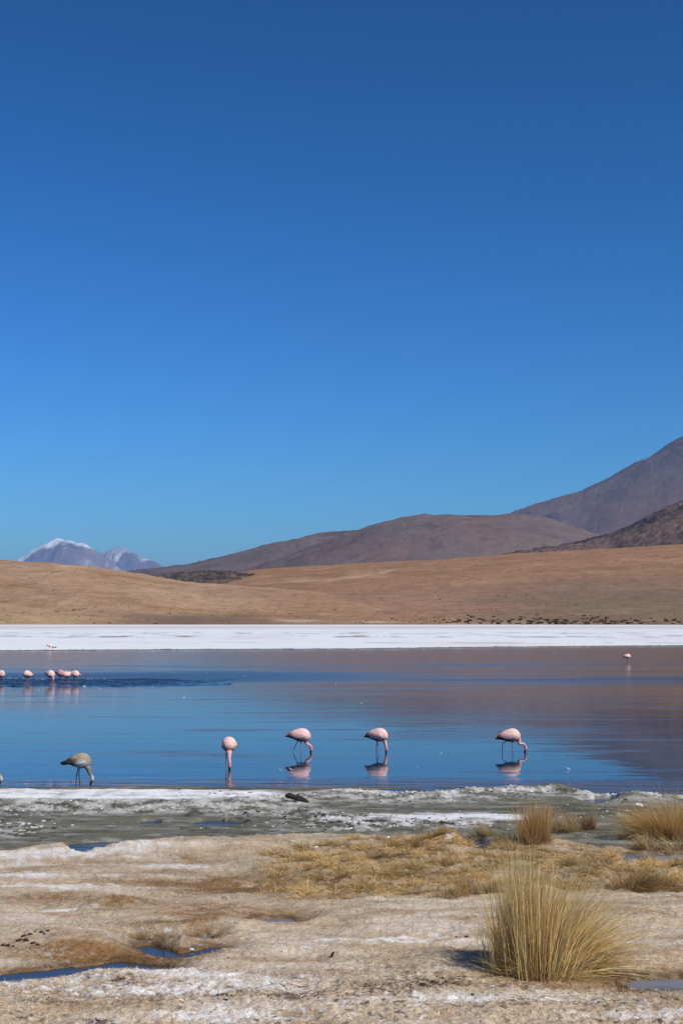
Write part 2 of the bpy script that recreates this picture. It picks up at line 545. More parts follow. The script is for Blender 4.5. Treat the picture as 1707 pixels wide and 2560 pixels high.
ridge("low_far_ridge", [(150, 1480), (280, 1432), (330, 1425), (450, 1413), (520, 1398), (560, 1390), (620, 1374), (680, 1358), (740, 1346), (790, 1334), (830, 1327), (880, 1325), (930, 1326), (1000, 1335), (1100, 1360), (1250, 1420)],
      3300, 4700, 6500, M_HILL, c_mid, r_mid, na=420, nr=90, jag=0.0005)
ridge("rounded_hill", [(420, 1480), (560, 1432), (640, 1414), (700, 1395), (780, 1365), (850, 1338), (890, 1325), (940, 1308), (1000, 1295), (1050, 1287), (1130, 1286), (1230, 1288), (1270, 1284), (1330, 1288), (1370, 1294), (1420, 1309), (1460, 1323), (1495, 1336), (1560, 1362), (1660, 1420), (1750, 1470)],
      2700, 3700, 5200, M_HILL, c_mid, r_mid, na=460, nr=110, pw=0.85, jag=0.0005)

# rocky brown hill at the right edge
def c_rock(X, Y, Z, A, Rr, S):
    n = fbm(X / 120, Y / 120, 5, 71)
    n2 = fbm(X / 22, Y / 22, 4, 72)
    base = np.broadcast_to(np.array([0.170, 0.110, 0.080]), X.shape + (3,))
    c = mixc(base, (0.058, 0.042, 0.036), sm(-0.1, 0.3, n))
    c = mixc(c, (0.17, 0.115, 0.085), sm(0.12, 0.4, n2) * 0.7)
    return mixc(c, (0.035, 0.028, 0.026), sm(0.15, 0.4, -n2) * 0.8)

ridge("rocky_brown_hill", [(1100, 1450), (1200, 1398), (1250, 1384), (1330, 1372), (1400, 1361), (1480, 1344), (1530, 1331), (1580, 1308), (1620, 1288), (1660, 1268), (1707, 1251), (1780, 1228), (1880, 1215), (2000, 1230), (2150, 1280), (2400, 1390)],
      2250, 3000, 3900, M_HILL, c_rock,
      lambda X, Y, Z, A, Rr, S: (fbm(X / 200, Y / 200, 4, 75) * 16 + ridged(X / 26, Y / 26, 4, 76) * 5) * np.minimum(S, 1),
      na=520, nr=150, pw=0.9, jag=0.0010)

# desert plain rising behind the salt
def c_plain(X, Y, Z, A, Rr, S):
    u, v = proj(X, Y, Z)
    n = fbm(X / 130, Y / 60, 5, 81)
    n2 = fbm(X / 40, Y / 160, 4, 82)
    base = np.broadcast_to(np.array([0.318, 0.180, 0.108]), X.shape + (3,))
    c = mixc(base, (0.27, 0.155, 0.085), sm(0.0, 0.3, n))
    c = mixc(c, (0.41, 0.252, 0.148), sm(0.08, 0.4, n2 + 0.5 * fbm(A * 6, Rr / 120, 3, 84)) * 0.6)
    # reddish bare bands and the greyer apron at the lower right
    red = sm(620, 760, Rr) * sm(1080, 860, Rr)
    c = mixc(c, (0.31, 0.185, 0.125), red * 0.75)
    apron = sm(0.06, 0.14, A + 0.05 * fbm(X / 90, Y / 70, 3, 86)) * sm(1150, 780, Rr) * 0.85
    c = mixc(c, (0.215, 0.150, 0.100), apron)
    gold = sm(1150, 1700, Rr) * 0.55
    c = mixc(c, (0.310, 0.172, 0.086), gold)
    pale = sm(0.10, 0.35, fbm(X / 55, Y / 30, 4, 88)) * sm(720, 650, Rr) * (sm(0.02, 0.04, A) * sm(0.10, 0.06, A) + 0.35)
    c = mixc(c, (0.50, 0.41, 0.27), pale * 0.7)
    d = np.abs(Rr - (1180 + 900 * (A + 0.03) ** 2 * 40 + 24 * fbm(A * 22, A * 0, 3, 91)))
    road = np.exp(-(d / 16) ** 2) * sm(-0.09, -0.03, A) * sm(0.16, 0.02, A)
    c = mixc(c, (0.46, 0.33, 0.21), road * 0.6)
    sp = fbm(X / 7, Y / 9, 3, 93)
    c = mixc(c, (0.14, 0.095, 0.05), sm(0.28, 0.45, sp) * 0.55)
    return c

PLAIN, gP = ridge("desert_plain", [(-600, 1470), (0, 1455), (300, 1450), (480, 1447), (560, 1440), (640, 1424), (700, 1419), (860, 1410), (1050, 1401), (1250, 1387), (1500, 1371), (1707, 1361), (2000, 1350), (2400, 1345)],
      lambda a: 612 - 60 * np.clip(a, -0.3, 0.3), lambda a: 2150 + 0 * a, 3300, M_PLAIN, c_plain,
      lambda X, Y, Z, A, Rr, S: (fbm(X / 160, Y / 160, 4, 95) * 3.4 - np.abs(fbm(X / 50, Y / 170, 4, 97)) * 2.4 + fbm(X / 22, Y / 22, 3, 96) * 0.8) * np.clip(S * 3, 0, 1),
      na=620, nr=190, pw=1.1, zb=0.15)
hPlain = polar_height(gP)

# low sandy hill at the left
def c_lefth(X, Y, Z, A, Rr, S):
    n = fbm(X / 90, Y / 60, 5, 101)
    base = np.broadcast_to(np.array([0.375, 0.238, 0.150]), X.shape + (3,))
    c = mixc(base, (0.31, 0.190, 0.105), sm(0.0, 0.35, n))
    c = mixc(c, (0.45, 0.305, 0.190), sm(0.05, 0.35, fbm(X / 50, Y / 90, 4, 103)) * 0.6)
    dk = sm(690, 640, Rr + 40 * fbm(X / 120, Y / 50, 3, 105)) * sm(-0.19, -0.11, A)
    c = mixc(c, (0.145, 0.100, 0.075), dk * 0.8)
    c = mixc(c, (0.44, 0.33, 0.17), sm(670, 620, Rr) * sm(-0.14, -0.2, A) * 0.6)
    c = mixc(c, (0.325, 0.190, 0.112), sm(-0.10, 0.0, A) * .8)
    pat = np.exp(-((A - 0.025) / 0.018) ** 2 - ((Rr - 628) / 9) ** 2) + np.exp(-((A + 0.03) / 0.016) ** 2 - ((Rr - 633) / 9) ** 2)
    c = mixc(c, (0.52, 0.43, 0.30), pat * 0.8)
    sp = fbm(X / 6, Y / 8, 3, 107)
    c = mixc(c, (0.15, 0.105, 0.055), sm(0.30, 0.45, sp) * 0.5)
    return c

LEFTH, gL = ridge("sandy_hill", [(-900, 1395), (-300, 1388), (0, 1401), (100, 1405), (200, 1413), (280, 1423), (350, 1434), (420, 1447), (500, 1457), (600, 1464), (700, 1471), (800, 1480), (900, 1493), (1000, 1508), (1100, 1525), (1180, 1540), (1240, 1556)],
      lambda a: 604 - 60 * np.clip(a, -0.3, 0.3), lambda a: 1050 + 0 * a, 1900, M_PLAIN, c_lefth,
      lambda X, Y, Z, A, Rr, S: (fbm(X / 120, Y / 120, 4, 109) * 2.2 + np.abs(fbm(X / 45, Y / 160, 4, 111)) * -2.6 + fbm(X / 16, Y / 16, 3, 110) * 0.6) * np.clip(S * 3, 0, 1),
      na=520, nr=200, pw=0.95, zb=0.10)
hLeft = polar_height(gL)

def far_ground(x, y):
    r = math.hypot(x, y)
    z = 0.2
    if r > 600: z = max(z, hPlain(x, y))
    a = math.atan2(x, y)
    if r > 600 and gL[0][0] < a < gL[0][-1]: z = max(z, hLeft(x, y))
    return z

# dark lava tongue on the plain behind the sandy hill
def c_lava(X, Y, Z, A, Rr, S):
    n = fbm(X / 14, Y / 14, 4, 121)
    base = np.broadcast_to(np.array([0.105, 0.078, 0.062]), X.shape + (3,))
    c = mixc(base, (0.055, 0.043, 0.038), sm(-0.05, 0.25, n))
    return mixc(c, (0.18, 0.13, 0.095), sm(0.2, 0.45, -n))

ridge("lava_tongue", [(330, 1470), (345, 1448), (372, 1440), (420, 1434), (480, 1428), (540, 1425), (575, 1427), (610, 1432), (660, 1436), (700, 1437), (740, 1440), (775, 1446), (790, 1456)],
      1250, 1480, 1640, M_HILL, c_lava,
      lambda X, Y, Z, A, Rr, S: (ridged(X / 16, Y / 16, 4, 125) * 3.4 + fbm(X / 60, Y / 60, 3, 126) * 2.0) * np.minimum(S * 2, 1),
      na=300, nr=90, pw=0.7, jag=0.0009)

# ---------------------------------------------------------- salt flat across the lake
def build_salt():
    na, nr = 760, 150
    az = np.linspace(-0.42, 0.42, na)
    # near edge: nearer at the left than at the right
    ea, ed = np.array([(lambda g: (math.atan2(g[0], g[1]), math.hypot(*g)))(G(px, py)) for px, py in
                       [(-900, 1634), (0, 1627), (300, 1625), (860, 1622.5), (1300, 1617), (1707, 1614), (2500, 1606)]]).T
    E = np.interp(az, ea, ed) + 1.6 * fbm(az * 60, az * 0, 4, 131) + 0.5 * fbm(az * 420, az * 0 + 4, 3, 132)
    t = np.concatenate([[-0.6, -0.12, 0.0, 0.25, 0.7], 1.5 * np.geomspace(1, 350, nr - 5)])
    D = E[None, :] + t[:, None]
    X, Y = D * np.sin(az), D * np.cos(az)
    lip = 0.10 + 0.06 * fbm(az * 90, az * 0 + 9, 3, 133)
    Z = np.where(t[:, None] < -0.3, -0.15, np.where(t[:, None] < -0.05, 0.02, 0)) + (t[:, None] >= 0) * (0.11 + (lip[None, :] - 0.11) * np.exp(-np.maximum(t[:, None], 0) / 1.5))
    Z = Z + (t[:, None] > 0) * (0.02 * fbm(X / 3, Y / 3, 3, 134) + 0.05 * np.clip(t[:, None] / 60, 0, 1))
    u, v = proj(X, Y, Z)
    # pressure ridges of broken crust
    for vv, hh, seed in ((1591, 0.20, 140), (1596, 0.12, 141), (1608, 0.06, 142), (1583, 0.16, 143), (1576, 0.2, 144)):
        w = np.exp(-((v - vv - 1.6 * fbm(u / 160, u * 0, 3, seed + 20)) / 0.9) ** 2)
        Z = Z + w * hh * np.clip(fbm(X / 9, Y / 30, 3, seed) * 2.0 + 0.15, 0, 1) * (0.5 + np.abs(fbm(X / 1.2, Y / 4, 2, seed + 5)) * 2)
    Z = Z + 0.3 * sm(450, 600, D)
    c = np.broadcast_to(np.array([0.79, 0.80, 0.79]), X.shape + (3,))
    n = fbm(X / 26, Y / 30, 4, 151)
    c = mixc(c, (0.70, 0.69, 0.68), sm(0.05, 0.4, n) * 0.7)
    far = sm(1575, 1570, v) * sm(1564.5, 1567.5, v)
    c = mixc(c, (0.50, 0.48, 0.47), far * (0.55 + 0.5 * fbm(X / 60, Y / 20, 3, 153)))
    c = mixc(c, (0.22, 0.20, 0.18), sm(0.06, 0.32, fbm(X / 5, Y / 16, 4, 155)) * (np.exp(-((v - 1591) / 3) ** 2) + 0.7 * np.exp(-((v - 1583) / 2.5) ** 2) + 0.5 * np.exp(-((v - 1607) / 1.5) ** 2)))
    c = mixc(c, (0.05, 0.055, 0.05), (t[:, None] < 0) * np.ones_like(X) * 0.97)
    P = np.stack([X, Y, Z], -1).reshape(-1, 3)
    tag(mesh_np("salt_flat", P, grid_faces(len(t), na), M_SALT, c.reshape(-1, 3)), kind="structure")
build_salt()

# ---------------------------------------------------------- near shore
BANK = np.array([(-700, 2128), (-200, 2122), (0, 2116), (60, 2110), (150, 2107), (200, 2119), (255, 2113), (330, 2103), (430, 2097), (560, 2090), (700, 2079), (800, 2071), (900, 2075), (1000, 2075), (1080, 2078),
                 (1125, 2080), (1165, 2104), (1195, 2118), (1215, 2108), (1260, 2092), (1350, 2088), (1420, 2092), (1500, 2104), (1560, 2100), (1640, 2096), (1707, 2092), (2400, 2092)], float)
BANKZ, MUDZ, TURFZ = 0.30, 0.045, 0.50

def turf_z(D):
    return BANKZ + (TURFZ - BANKZ) * sm(14.6, 8.6, D)

def px_to_ground(px, py):
    """photograph pixel on the turf or on the mud -> x, y (nominal ground)"""
    b = np.interp(px, BANK[:, 0], BANK[:, 1])
    z = BANKZ if py > b else MUDZ
    for _ in range(12):
        x, y = G(px, py, z)
        if py > b:
            z = float(turf_z(np.array(math.hypot(x, y))))
    return x, y

_bx = np.array([G(p[0], p[1], BANKZ) for p in BANK])
_ba, _bd = np.arctan2(_bx[:, 0], _bx[:, 1]), np.hypot(_bx[:, 0], _bx[:, 1])

def bl(u, v, cx, cy, rx, ry):
    return np.exp(-(((u - cx) / rx) ** 2 + ((v - cy) / ry) ** 2))

def seg(u, v, pts, w):
    """soft mask round a polyline; w half-width in rows of the photograph (x is counted 1/4)"""
    best = np.full(u.shape, 1e9)
    for (x0, y0), (x1, y1) in zip(pts[:-1], pts[1:]):
        ax, ay = x0 * 0.25, y0
        bx, by = x1 * 0.25, y1
        px, py = u * 0.25, v
        l2 = (bx - ax) ** 2 + (by - ay) ** 2
        t = np.clip(((px - ax) * (bx - ax) + (py - ay) * (by - ay)) / l2, 0, 1)
        best = np.minimum(best, np.hypot(px - ax - t * (bx - ax), py - ay - t * (by - ay)))
    return best

POOLS = [  # polyline, half width (rows), material, deep
    ([(-200, 2440), (0, 2428), (90, 2418), (150, 2412)], 9.5, 'water'),
    ([(150, 2412), (230, 2402), (300, 2390), (350, 2394), (392, 2399)], 9, 'water'),
    ([(372, 2349), (410, 2364), (450, 2371)], 7.5, 'water'),
    ([(450, 2371), (500, 2362), (535, 2356)], 7.5, 'water'),
    ([(350, 2330), (425, 2331)], 4, 'water'),
    ([(655, 2286), (708, 2284)], 7, 'ice'),
    ([(490, 2331), (515, 2329)], 5, 'ice'),
    ([(1615, 2438), (1720, 2436), (1900, 2430)], 14, 'ice'),
    ([(1425, 2128), (1500, 2127), (1590, 2128)], 5, 'ice'),
    ([(1590, 2130), (1707, 2132), (1800, 2132)], 8, 'ice'),
]

def build_shore():
    na, nr = 1060, 560
    az = np.linspace(-0.52, 0.52, na)
    # rows: even steps in the picture below the horizon, then a few behind
    vv = np.concatenate([np.linspace(1925, 2610, nr - 24), np.linspace(2616, 3600, 24)])
    D0 = EYE * FPX / (vv - HORIZON)
    D0 = D0 * np.where(vv > 2090, 1 - 0.17 * np.clip((vv - 2090) / 60, 0, 1), 1.0)
    D0 = np.sort(D0)[::-1]
    D = np.broadcast_to(D0[:, None], (nr, na))
    A = np.broadcast_to(az[None, :], (nr, na))
    X, Y = D * np.sin(A), D * np.cos(A)
    DB = np.interp(az, _ba, _bd)[None, :] + 0.16 * fbm(X / 0.9, Y / 0.9, 4, 201) + 0.03 * fbm(X / .2, Y / .2, 2, 202)
    turf = sm(0.06, -0.30, D - DB)              # 1 on the turf, 0 on the mud
    tz = turf_z(D)
    um, vm = proj(X, Y, np.full_like(X, MUDZ))
    ut, vt = proj(X, Y, tz)
    # ---------------- mud side
    n1 = fbm(X / 1.8, Y / 0.7, 4, 211)
    n2 = fbm(X / 0.35, Y / 0.30, 4, 212)
    n3 = fbm(X / 0.09, Y / 0.09, 3, 213)
    shore_v = np.interp(um, [-600, 0, 600, 900, 1100, 1300, 1450, 1707, 2300], [1961, 1960, 1959, 1961, 1966, 1972, 1976, 1979, 1980])
    sea = vm - shore_v
    bars = fbm(X / 1.9, Y / 0.35, 4, 215)
    Zm = MUDZ * np.clip(sea / 16, -1.6, 1) + 0.034 * bars * sm(60, 5, np.abs(sea)) + 0.012 * n1 + 0.006 * n2
    crest = np.interp(um, [-600, 500, 700, 860, 960, 1060, 1120, 1250, 1390, 1440, 1500],
                      [1992, 1990, 1992, 1980, 1986, 1990, 1986, 1976, 1968, 1974, 1990])
    rh = np.interp(um, [-600, 450, 650, 780, 860, 960, 1030, 1120, 1200, 1390, 1440, 1490], [0, 0, .02, .025, .05, .04, .03, .05, .075, .10, .05, 0])
    near_w = np.interp(um, [-600, 500, 800, 1500], [22, 24, 20, 15])
    dv = vm - crest
    prof = np.where(dv < 0, np.exp(-(dv / 7) ** 2), np.exp(-(dv / near_w) ** 2))
    rl = 0.65 + 0.9 * fbm(X / 0.8, Y / 1.2, 3, 217)
    crust = np.clip(prof * 1.3, 0, 1) * sm(450, 640, um)
    Zm = Zm + rh * prof * np.clip(rl, 0.15, 1.5)
    # flat white crust platform at the left with a crumbled front
    wv = vm + 3.5 * fbm(X / 0.9, Y / 2, 4, 218) + 4 * fbm(X / 4, Y / 4, 2, 220)
    left = sm(800, 520, um)
    plat = sm(1975, 1984, wv) * sm(2032, 2006, wv) * left
    front = sm(2003, 2010, wv) * sm(2042, 2030, wv) * sm(900, 700, um)
    rub = np.abs(fbm(X / 0.17, Y / 0.09, 4, 219)) * .7 + np.abs(fbm(X / 0.06, Y / 0.05, 2, 216)) * .5
    rough_side = np.maximum(sm(-4, 10, dv) * crust, front)
    right_lump = sm(780, 950, um) * crust
    Zm = Zm + 0.055 * plat + plat * 0.012 * n2
    Zm = Zm + (np.maximum(rough_side * .8, right_lump) * 0.085 + 0.012 * crust) * (rub - 0.10)
    # second white apron and scattered crusts on the mud
    apron = bl(um, vm, 1060, 2047, 190, 13) + 0.7 * bl(um, vm, 1240, 2046, 120, 9) + .6 * bl(um, vm, 900, 2060, 90, 12)
    Zm = Zm + 0.03 * apron
    rubble = np.clip(bl(um, vm, 900, 2065, 170, 16) + bl(um, vm, 1120, 2062, 220, 8) + bl(um, vm, 790, 2040, 120, 12) + .7 * bl(um, vm, 30, 2075, 110, 26), 0, 1)
    Zm = Zm + rubble * 0.085 * np.clip(rub - 0.16, -.05, 1)
    # right-hand dark mound
    Zm = Zm + 0.11 * bl(um, vm, 1590, 2003, 75, 14) + 0.05 * bl(um, vm, 1420, 2010, 70, 14)
    # small pools in the mud
    for cx, cy, rx, ry in ((375, 2051, 26, 7), (545, 2052, 60, 9), (1010, 1972, 80, 5), (1120, 1969, 60, 4), (275, 2112, 115, 15), (1492, 1999, 46, 9), (1175, 2110, 40, 22), (600, 2033, 18, 3), (1540, 2088, 60, 9)):
        g = bl(um, vm, cx, cy, rx, ry)
        Zm = Zm * (1 - sm(0.15, 0.5, g)) - 0.05 * sm(0.15, 0.5, g)
    # ---------------- turf side
    t1 = fbm(X / 1.5, Y / 1.1, 4, 221)
    t2 = fbm(X / 0.42, Y / 0.36, 4, 222)
    t3 = fbm(X / 0.10, Y / 0.10, 3, 223)
    t4 = fbm(X / 0.035, Y / 0.035, 2, 224)
    u, v = ut, vt
    wet = np.zeros_like(X)
    wide = np.zeros_like(X)
    damp = np.zeros_like(X)
    wob = 4.5 * fbm(X / 0.5, Y / 0.35, 3, 226)
    for pts, hw, kind in POOLS:
        d = seg(u, v, pts, hw) + wob * min(1, hw / 9)
        wet = np.maximum(wet, sm(hw * 1.25, hw * 0.55, d))
        damp = np.maximum(damp, sm(hw * 2.3, hw * 1.2, d))
        wide = np.maximum(wide, sm(hw * 4.2, hw * 1.1, d))
    hum = (1.0 * bl(u, v, 140, 2345, 190, 26) + 0.9 * bl(u, v, 300, 2262, 110, 13) + .8 * bl(u, v, 440, 2342, 75, 7) + 0.9 * bl(u, v, 690, 2370, 280, 18)
           + .8 * bl(u, v, 560, 2312, 130, 8) + .45 * bl(u, v, 230, 2446, 330, 20) + .7 * bl(u, v, 1000, 2290, 260, 24) + .9 * bl(u, v, 420, 2115, 330, 16)
           + .5 * bl(u, v, 1180, 2300, 90, 10) + .8 * bl(u, v, 1620, 2290, 180, 26) + .6 * bl(u, v, 1400, 2520, 500, 30) + 0.5 * bl(u, v, 1640, 2395, 120, 12)
           - .5 * bl(u, v, 560, 2212, 320, 20) - .4 * bl(u, v, 150, 2275, 160, 10) - .4 * bl(u, v, 600, 2300, 160, 7) - 0.4 * bl(u, v, 1000, 2365, 200, 8))
    lumps = (0.050 * t1 + 0.030 * t2 + 0.060 * hum) * (1 - 0.85 * wide) + 0.012 * t3 * (1 - wet) + 0.005 * t4
    rag = sm(2360, 2470, v)                     # broken, crumbly surface towards the camera
    lumps = lumps + rag * 0.022 * (np.abs(fbm(X / 0.07, Y / 0.07, 3, 228)) - 0.15)
    yz = np.clip(bl(u, v, 1000, 2150, 330, 55) + bl(u, v, 1400, 2170, 260, 45) + bl(u, v, 880, 2215, 190, 32) + bl(u, v, 1560, 2180, 200, 28), 0, 1)
    lumps = lumps + yz * (0.04 * t2 + 0.09 * (np.abs(fbm(X / 0.30, Y / 0.26, 3, 229)) - .2))
    hum2 = bl(u, v, 1110, 2103, 46, 17)         # rounded hummock by the gap in the bank
    Zt = tz + lumps - wide * 0.045 - wet * 0.085 + 0.12 * hum2
    Z = Zm * (1 - turf) + Zt * turf
    # ---------------- colours
    mud = np.broadcast_to(np.array([0.155, 0.150, 0.108]), X.shape + (3,))
    mud = mixc(mud, (0.095, 0.095, 0.066), sm(-0.05, 0.35, n1 + 0.4 * n2))
    mud = mixc(mud, (0.22, 0.205, 0.155), sm(0.05, 0.4, fbm(X / 2.6, Y / 0.5, 4, 231)))
    mud = mixc(mud, (0.06, 0.06, 0.042), sm(0.10, 0.30, fbm(X / 1.2, Y / 0.16, 4, 237)) * 0.6)
    mud = mixc(mud, (0.34, 0.33, 0.30), sm(0.14, 0.34, fbm(X / 0.5, Y / 0.22, 4, 233)) * 0.55)
    mud = mixc(mud, (0.045, 0.042, 0.034), sm(0.22, 0.42, fbm(X / 0.3, Y / 0.18, 4, 235)) * 0.7)
    white = np.clip(plat * (1 - front) * 1.2 + 0.45 * sm(-12, -6, dv) * sm(4, -2, dv) * crust, 0, 1)
    side = rough_side * np.clip(0.50 + 1.5 * n2 + 1.0 * n3, 0, 1)
    rl2 = right_lump * np.clip(0.55 + 1.2 * n2 + 1.2 * n3, 0, 1)
    mud = mixc(mud, (0.58, 0.57, 0.52), side * 0.9)
    mud = mixc(mud, (0.50, 0.49, 0.45), rl2 * 0.9)
    mud = mixc(mud, (0.70, 0.70, 0.69), right_lump * sm(0.14, 0.34, n2 + .5 * n3 + .18 * sm(4, -6, dv)) * .85)
    mott = np.clip(0.80 + 1.0 * n2 + 0.9 * fbm(X / 1.6, Y / 0.5, 4, 239) + .5 * n3, 0, 1)
    mud = mixc(mud, (0.84, 0.83, 0.82), white * np.clip(mott + .15, 0, 1))
    mud = mixc(mud, (0.78, 0.78, 0.78), np.clip(apron * 1.1 + 1.1 * n2 + .8 * fbm(X / .8, Y / .14, 4, 238) - 0.15, 0, 1) * sm(0.10, 0.5, apron + .4 * n2))
    mud = mixc(mud, (0.62, 0.61, 0.58), rubble * sm(0.0, 0.25, n2 + 0.6 * n3) * 0.85)
    mud = mixc(mud, (0.05, 0.045, 0.038), np.maximum(rubble, np.maximum(crust * .8, front * .9)) * sm(0.12, 0.34, -n2 + .7 * n3) * 0.8)
    mud = mixc(mud, (0.085, 0.080, 0.052), sm(6, -6, sea) * 0.8)

    nb = fbm(X / 0.8, Y / 0.6, 5, 241)
    nf = fbm(X / 0.12, Y / 0.10, 4, 242)
    ns = fbm(X / 1.4, Y / 0.30, 5, 243)
    tf = np.broadcast_to(np.array([0.540, 0.420, 0.285]), X.shape + (3,))
    tf = mixc(tf, (0.44, 0.315, 0.195), sm(0.0, 0.32, nb))
    tf = mixc(tf, (0.30, 0.20, 0.115), sm(0.08, 0.36, fbm(X / 1.1, Y / 0.16, 5, 245)) * 0.5)
    tf = mixc(tf, (0.635, 0.540, 0.420), sm(-0.02, 0.30, ns) * 0.85)
    # brown and rusty patches
    br = (bl(u, v, 232, 2150, 34, 7) + bl(u, v, 300, 2151, 30, 7) + bl(u, v, 376, 2150, 36, 8) + bl(u, v, 460, 2144, 45, 9) + bl(u, v, 545, 2146, 45, 7)
          + 1.5 * bl(u, v, 620, 2205, 280, 20) + .9 * bl(u, v, 150, 2245, 190, 12) + 1.2 * bl(u, v, 270, 2262, 80, 14) + 1.1 * bl(u, v, 500, 2266, 220, 11) + 1.4 * bl(u, v, 620, 2290, 180, 9)
          + 1.0 * bl(u, v, 420, 2312, 180, 10) + 1.3 * bl(u, v, 190, 2375, 160, 18) + .8 * bl(u, v, 420, 2380, 120, 9) + 0.7 * bl(u, v, 440, 2345, 70, 8) + .6 * bl(u, v, 660, 2385, 120, 12) + .8 * bl(u, v, 1170, 2310, 70, 7)
          + .5 * bl(u, v, 930, 2370, 120, 6) + .5 * bl(u, v, 1120, 2372, 80, 5) + .6 * bl(u, v, 1000, 2415, 110, 7) + .8 * bl(u, v, 1350, 2462, 250, 9) + .6 * bl(u, v, 1640, 2385, 110, 10) + .4 * bl(u, v, 1640, 2330, 120, 8))
    br = np.clip(br, 0, 1.3) * np.clip(0.75 + 1.5 * nb + 0.8 * nf, 0, 1.2)
    tf = mixc(tf, (0.270, 0.150, 0.060), br * 0.92)
    tf = mixc(tf, (0.245, 0.135, 0.050), wide * 0.85 * np.clip(0.8 + 1.2 * nf, 0, 1))
    dkb = bl(u, v, 680, 2210, 160, 14) + .8 * bl(u, v, 800, 2235, 120, 9) + .6 * bl(u, v, 960, 2190, 120, 10)
    tf = mixc(tf, (0.175, 0.115, 0.070), np.clip(dkb, 0, 1) * 0.65 * np.clip(0.7 + 1.5 * nb, 0, 1))
    # salt bloom
    sl = (1.2 * bl(u, v, 60, 2137, 230, 13) + .9 * bl(u, v, 260, 2120, 140, 7) + .7 * bl(u, v, 60, 2190, 190, 12) + .6 * bl(u, v, 120, 2215, 180, 8) + 1.1 * bl(u, v, 110, 2275, 120, 10) + .7 * bl(u, v, 340, 2247, 60, 3)
          + .5 * bl(u, v, 420, 2165, 260, 8) + .6 * bl(u, v, 700, 2158, 200, 6) + 1.0 * bl(u, v, 920, 2352, 150, 6) + .7 * bl(u, v, 1060, 2345, 140, 9) + .7 * bl(u, v, 780, 2372, 60, 7) + .6 * bl(u, v, 900, 2285, 80, 9)
          + .6 * bl(u, v, 110, 2378, 60, 10) + .8 * bl(u, v, 470, 2440, 230, 16) + .9 * bl(u, v, 520, 2480, 260, 16) + .6 * bl(u, v, 80, 2470, 200, 18) + .7 * bl(u, v, 600, 2540, 250, 14)
          + .9 * bl(u, v, 1420, 2505, 260, 9) + .7 * bl(u, v, 1600, 2545, 200, 12) + .6 * bl(u, v, 1640, 2240, 90, 10) + .5 * bl(u, v, 1640, 2290, 110, 9) + .4 * bl(u, v, 1000, 2500, 200, 12) + .5 * bl(u, v, 640, 2325, 60, 6) + .5 * bl(u, v, 1000, 2100, 160, 5))
    sl = sl * (1 - 0.9 * wide)
    salt = sm(0.25, 0.72, sl * 0.80 + 0.60 * ns + 0.6 * nf)
    tf = mixc(tf, (0.80, 0.765, 0.715), salt * np.clip(0.62 + 1.2 * nf, 0, .9))
    # thin speckle of salt and of dark litter everywhere, most of all near the camera
    sp1 = fbm(X / 0.045, Y / 0.04, 3, 251)
    sp2 = fbm(X / 0.06, Y / 0.05, 3, 252)
    patchy = np.clip(0.5 + 2.2 * fbm(X / 0.55, Y / 0.4, 3, 253), 0, 1)
    tf = mixc(tf, (0.70, 0.68, 0.65), sm(0.08, 0.28, sp1) * (0.3 + 0.7 * rag) * patchy * 0.8)
    dl = (rag * 0.8 + 0.25) * np.clip(0.35 + 2.4 * fbm(X / 0.5, Y / 0.3, 3, 254), 0, 1)
    tf = mixc(tf, (0.085, 0.062, 0.045), sm(0.16, 0.34, sp2) * dl * 0.85)
    litter = np.clip(bl(u, v, 1090, 2462, 110, 12) + bl(u, v, 960, 2480, 90, 9) + bl(u, v, 760, 2492, 90, 6) + bl(u, v, 720, 2500, 60, 5) + bl(u, v, 250, 2552, 40, 6) + bl(u, v, 560, 2500, 16, 5) + .8 * bl(u, v, 310, 2465, 40, 8) + .7 * bl(u, v, 130, 2505, 80, 10), 0, 1)
    tf = mixc(tf, (0.095, 0.065, 0.045), litter * sm(-0.12, 0.15, sp2 + 0.5 * nf) * 0.85)
    # straw-littered ground between the dry grass
    tf = mixc(tf, (0.36, 0.25, 0.12), yz * 0.6)
    tf = mixc(tf, (0.10, 0.065, 0.035), yz * sm(0.0, 0.28, nf + 0.4 * nb) * 0.8)
    tf = mixc(tf, (0.13, 0.075, 0.032), damp * 0.7 * np.clip(.9 + nf, 0, 1))
    tf = mixc(tf, (0.055, 0.04, 0.025), wet * 0.8)
    tf = mixc(tf, (0.30, 0.19, 0.09), hum2 * 0.8)
    tf = mixc(tf, (0.66, 0.63, 0.58), sm(0.3, .6, bl(u, v, 1128, 2112, 14, 9)) * 0.8)
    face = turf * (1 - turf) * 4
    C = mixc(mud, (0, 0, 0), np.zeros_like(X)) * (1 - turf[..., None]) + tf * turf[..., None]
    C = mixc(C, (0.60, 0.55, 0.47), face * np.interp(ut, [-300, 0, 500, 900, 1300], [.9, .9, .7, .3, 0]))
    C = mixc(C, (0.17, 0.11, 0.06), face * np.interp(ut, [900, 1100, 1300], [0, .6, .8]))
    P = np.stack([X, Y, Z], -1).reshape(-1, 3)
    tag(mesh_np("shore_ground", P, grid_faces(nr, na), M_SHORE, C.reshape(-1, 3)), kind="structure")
    return dict(az=az, D=D0, Z=Z, X=X, Y=Y, C=C, u=ut, v=vt, turf=turf, wet=wet, wide=wide, yz=yz, salt=salt, br=br, rag=rag, um=um, vm=vm)

SH = build_shore()

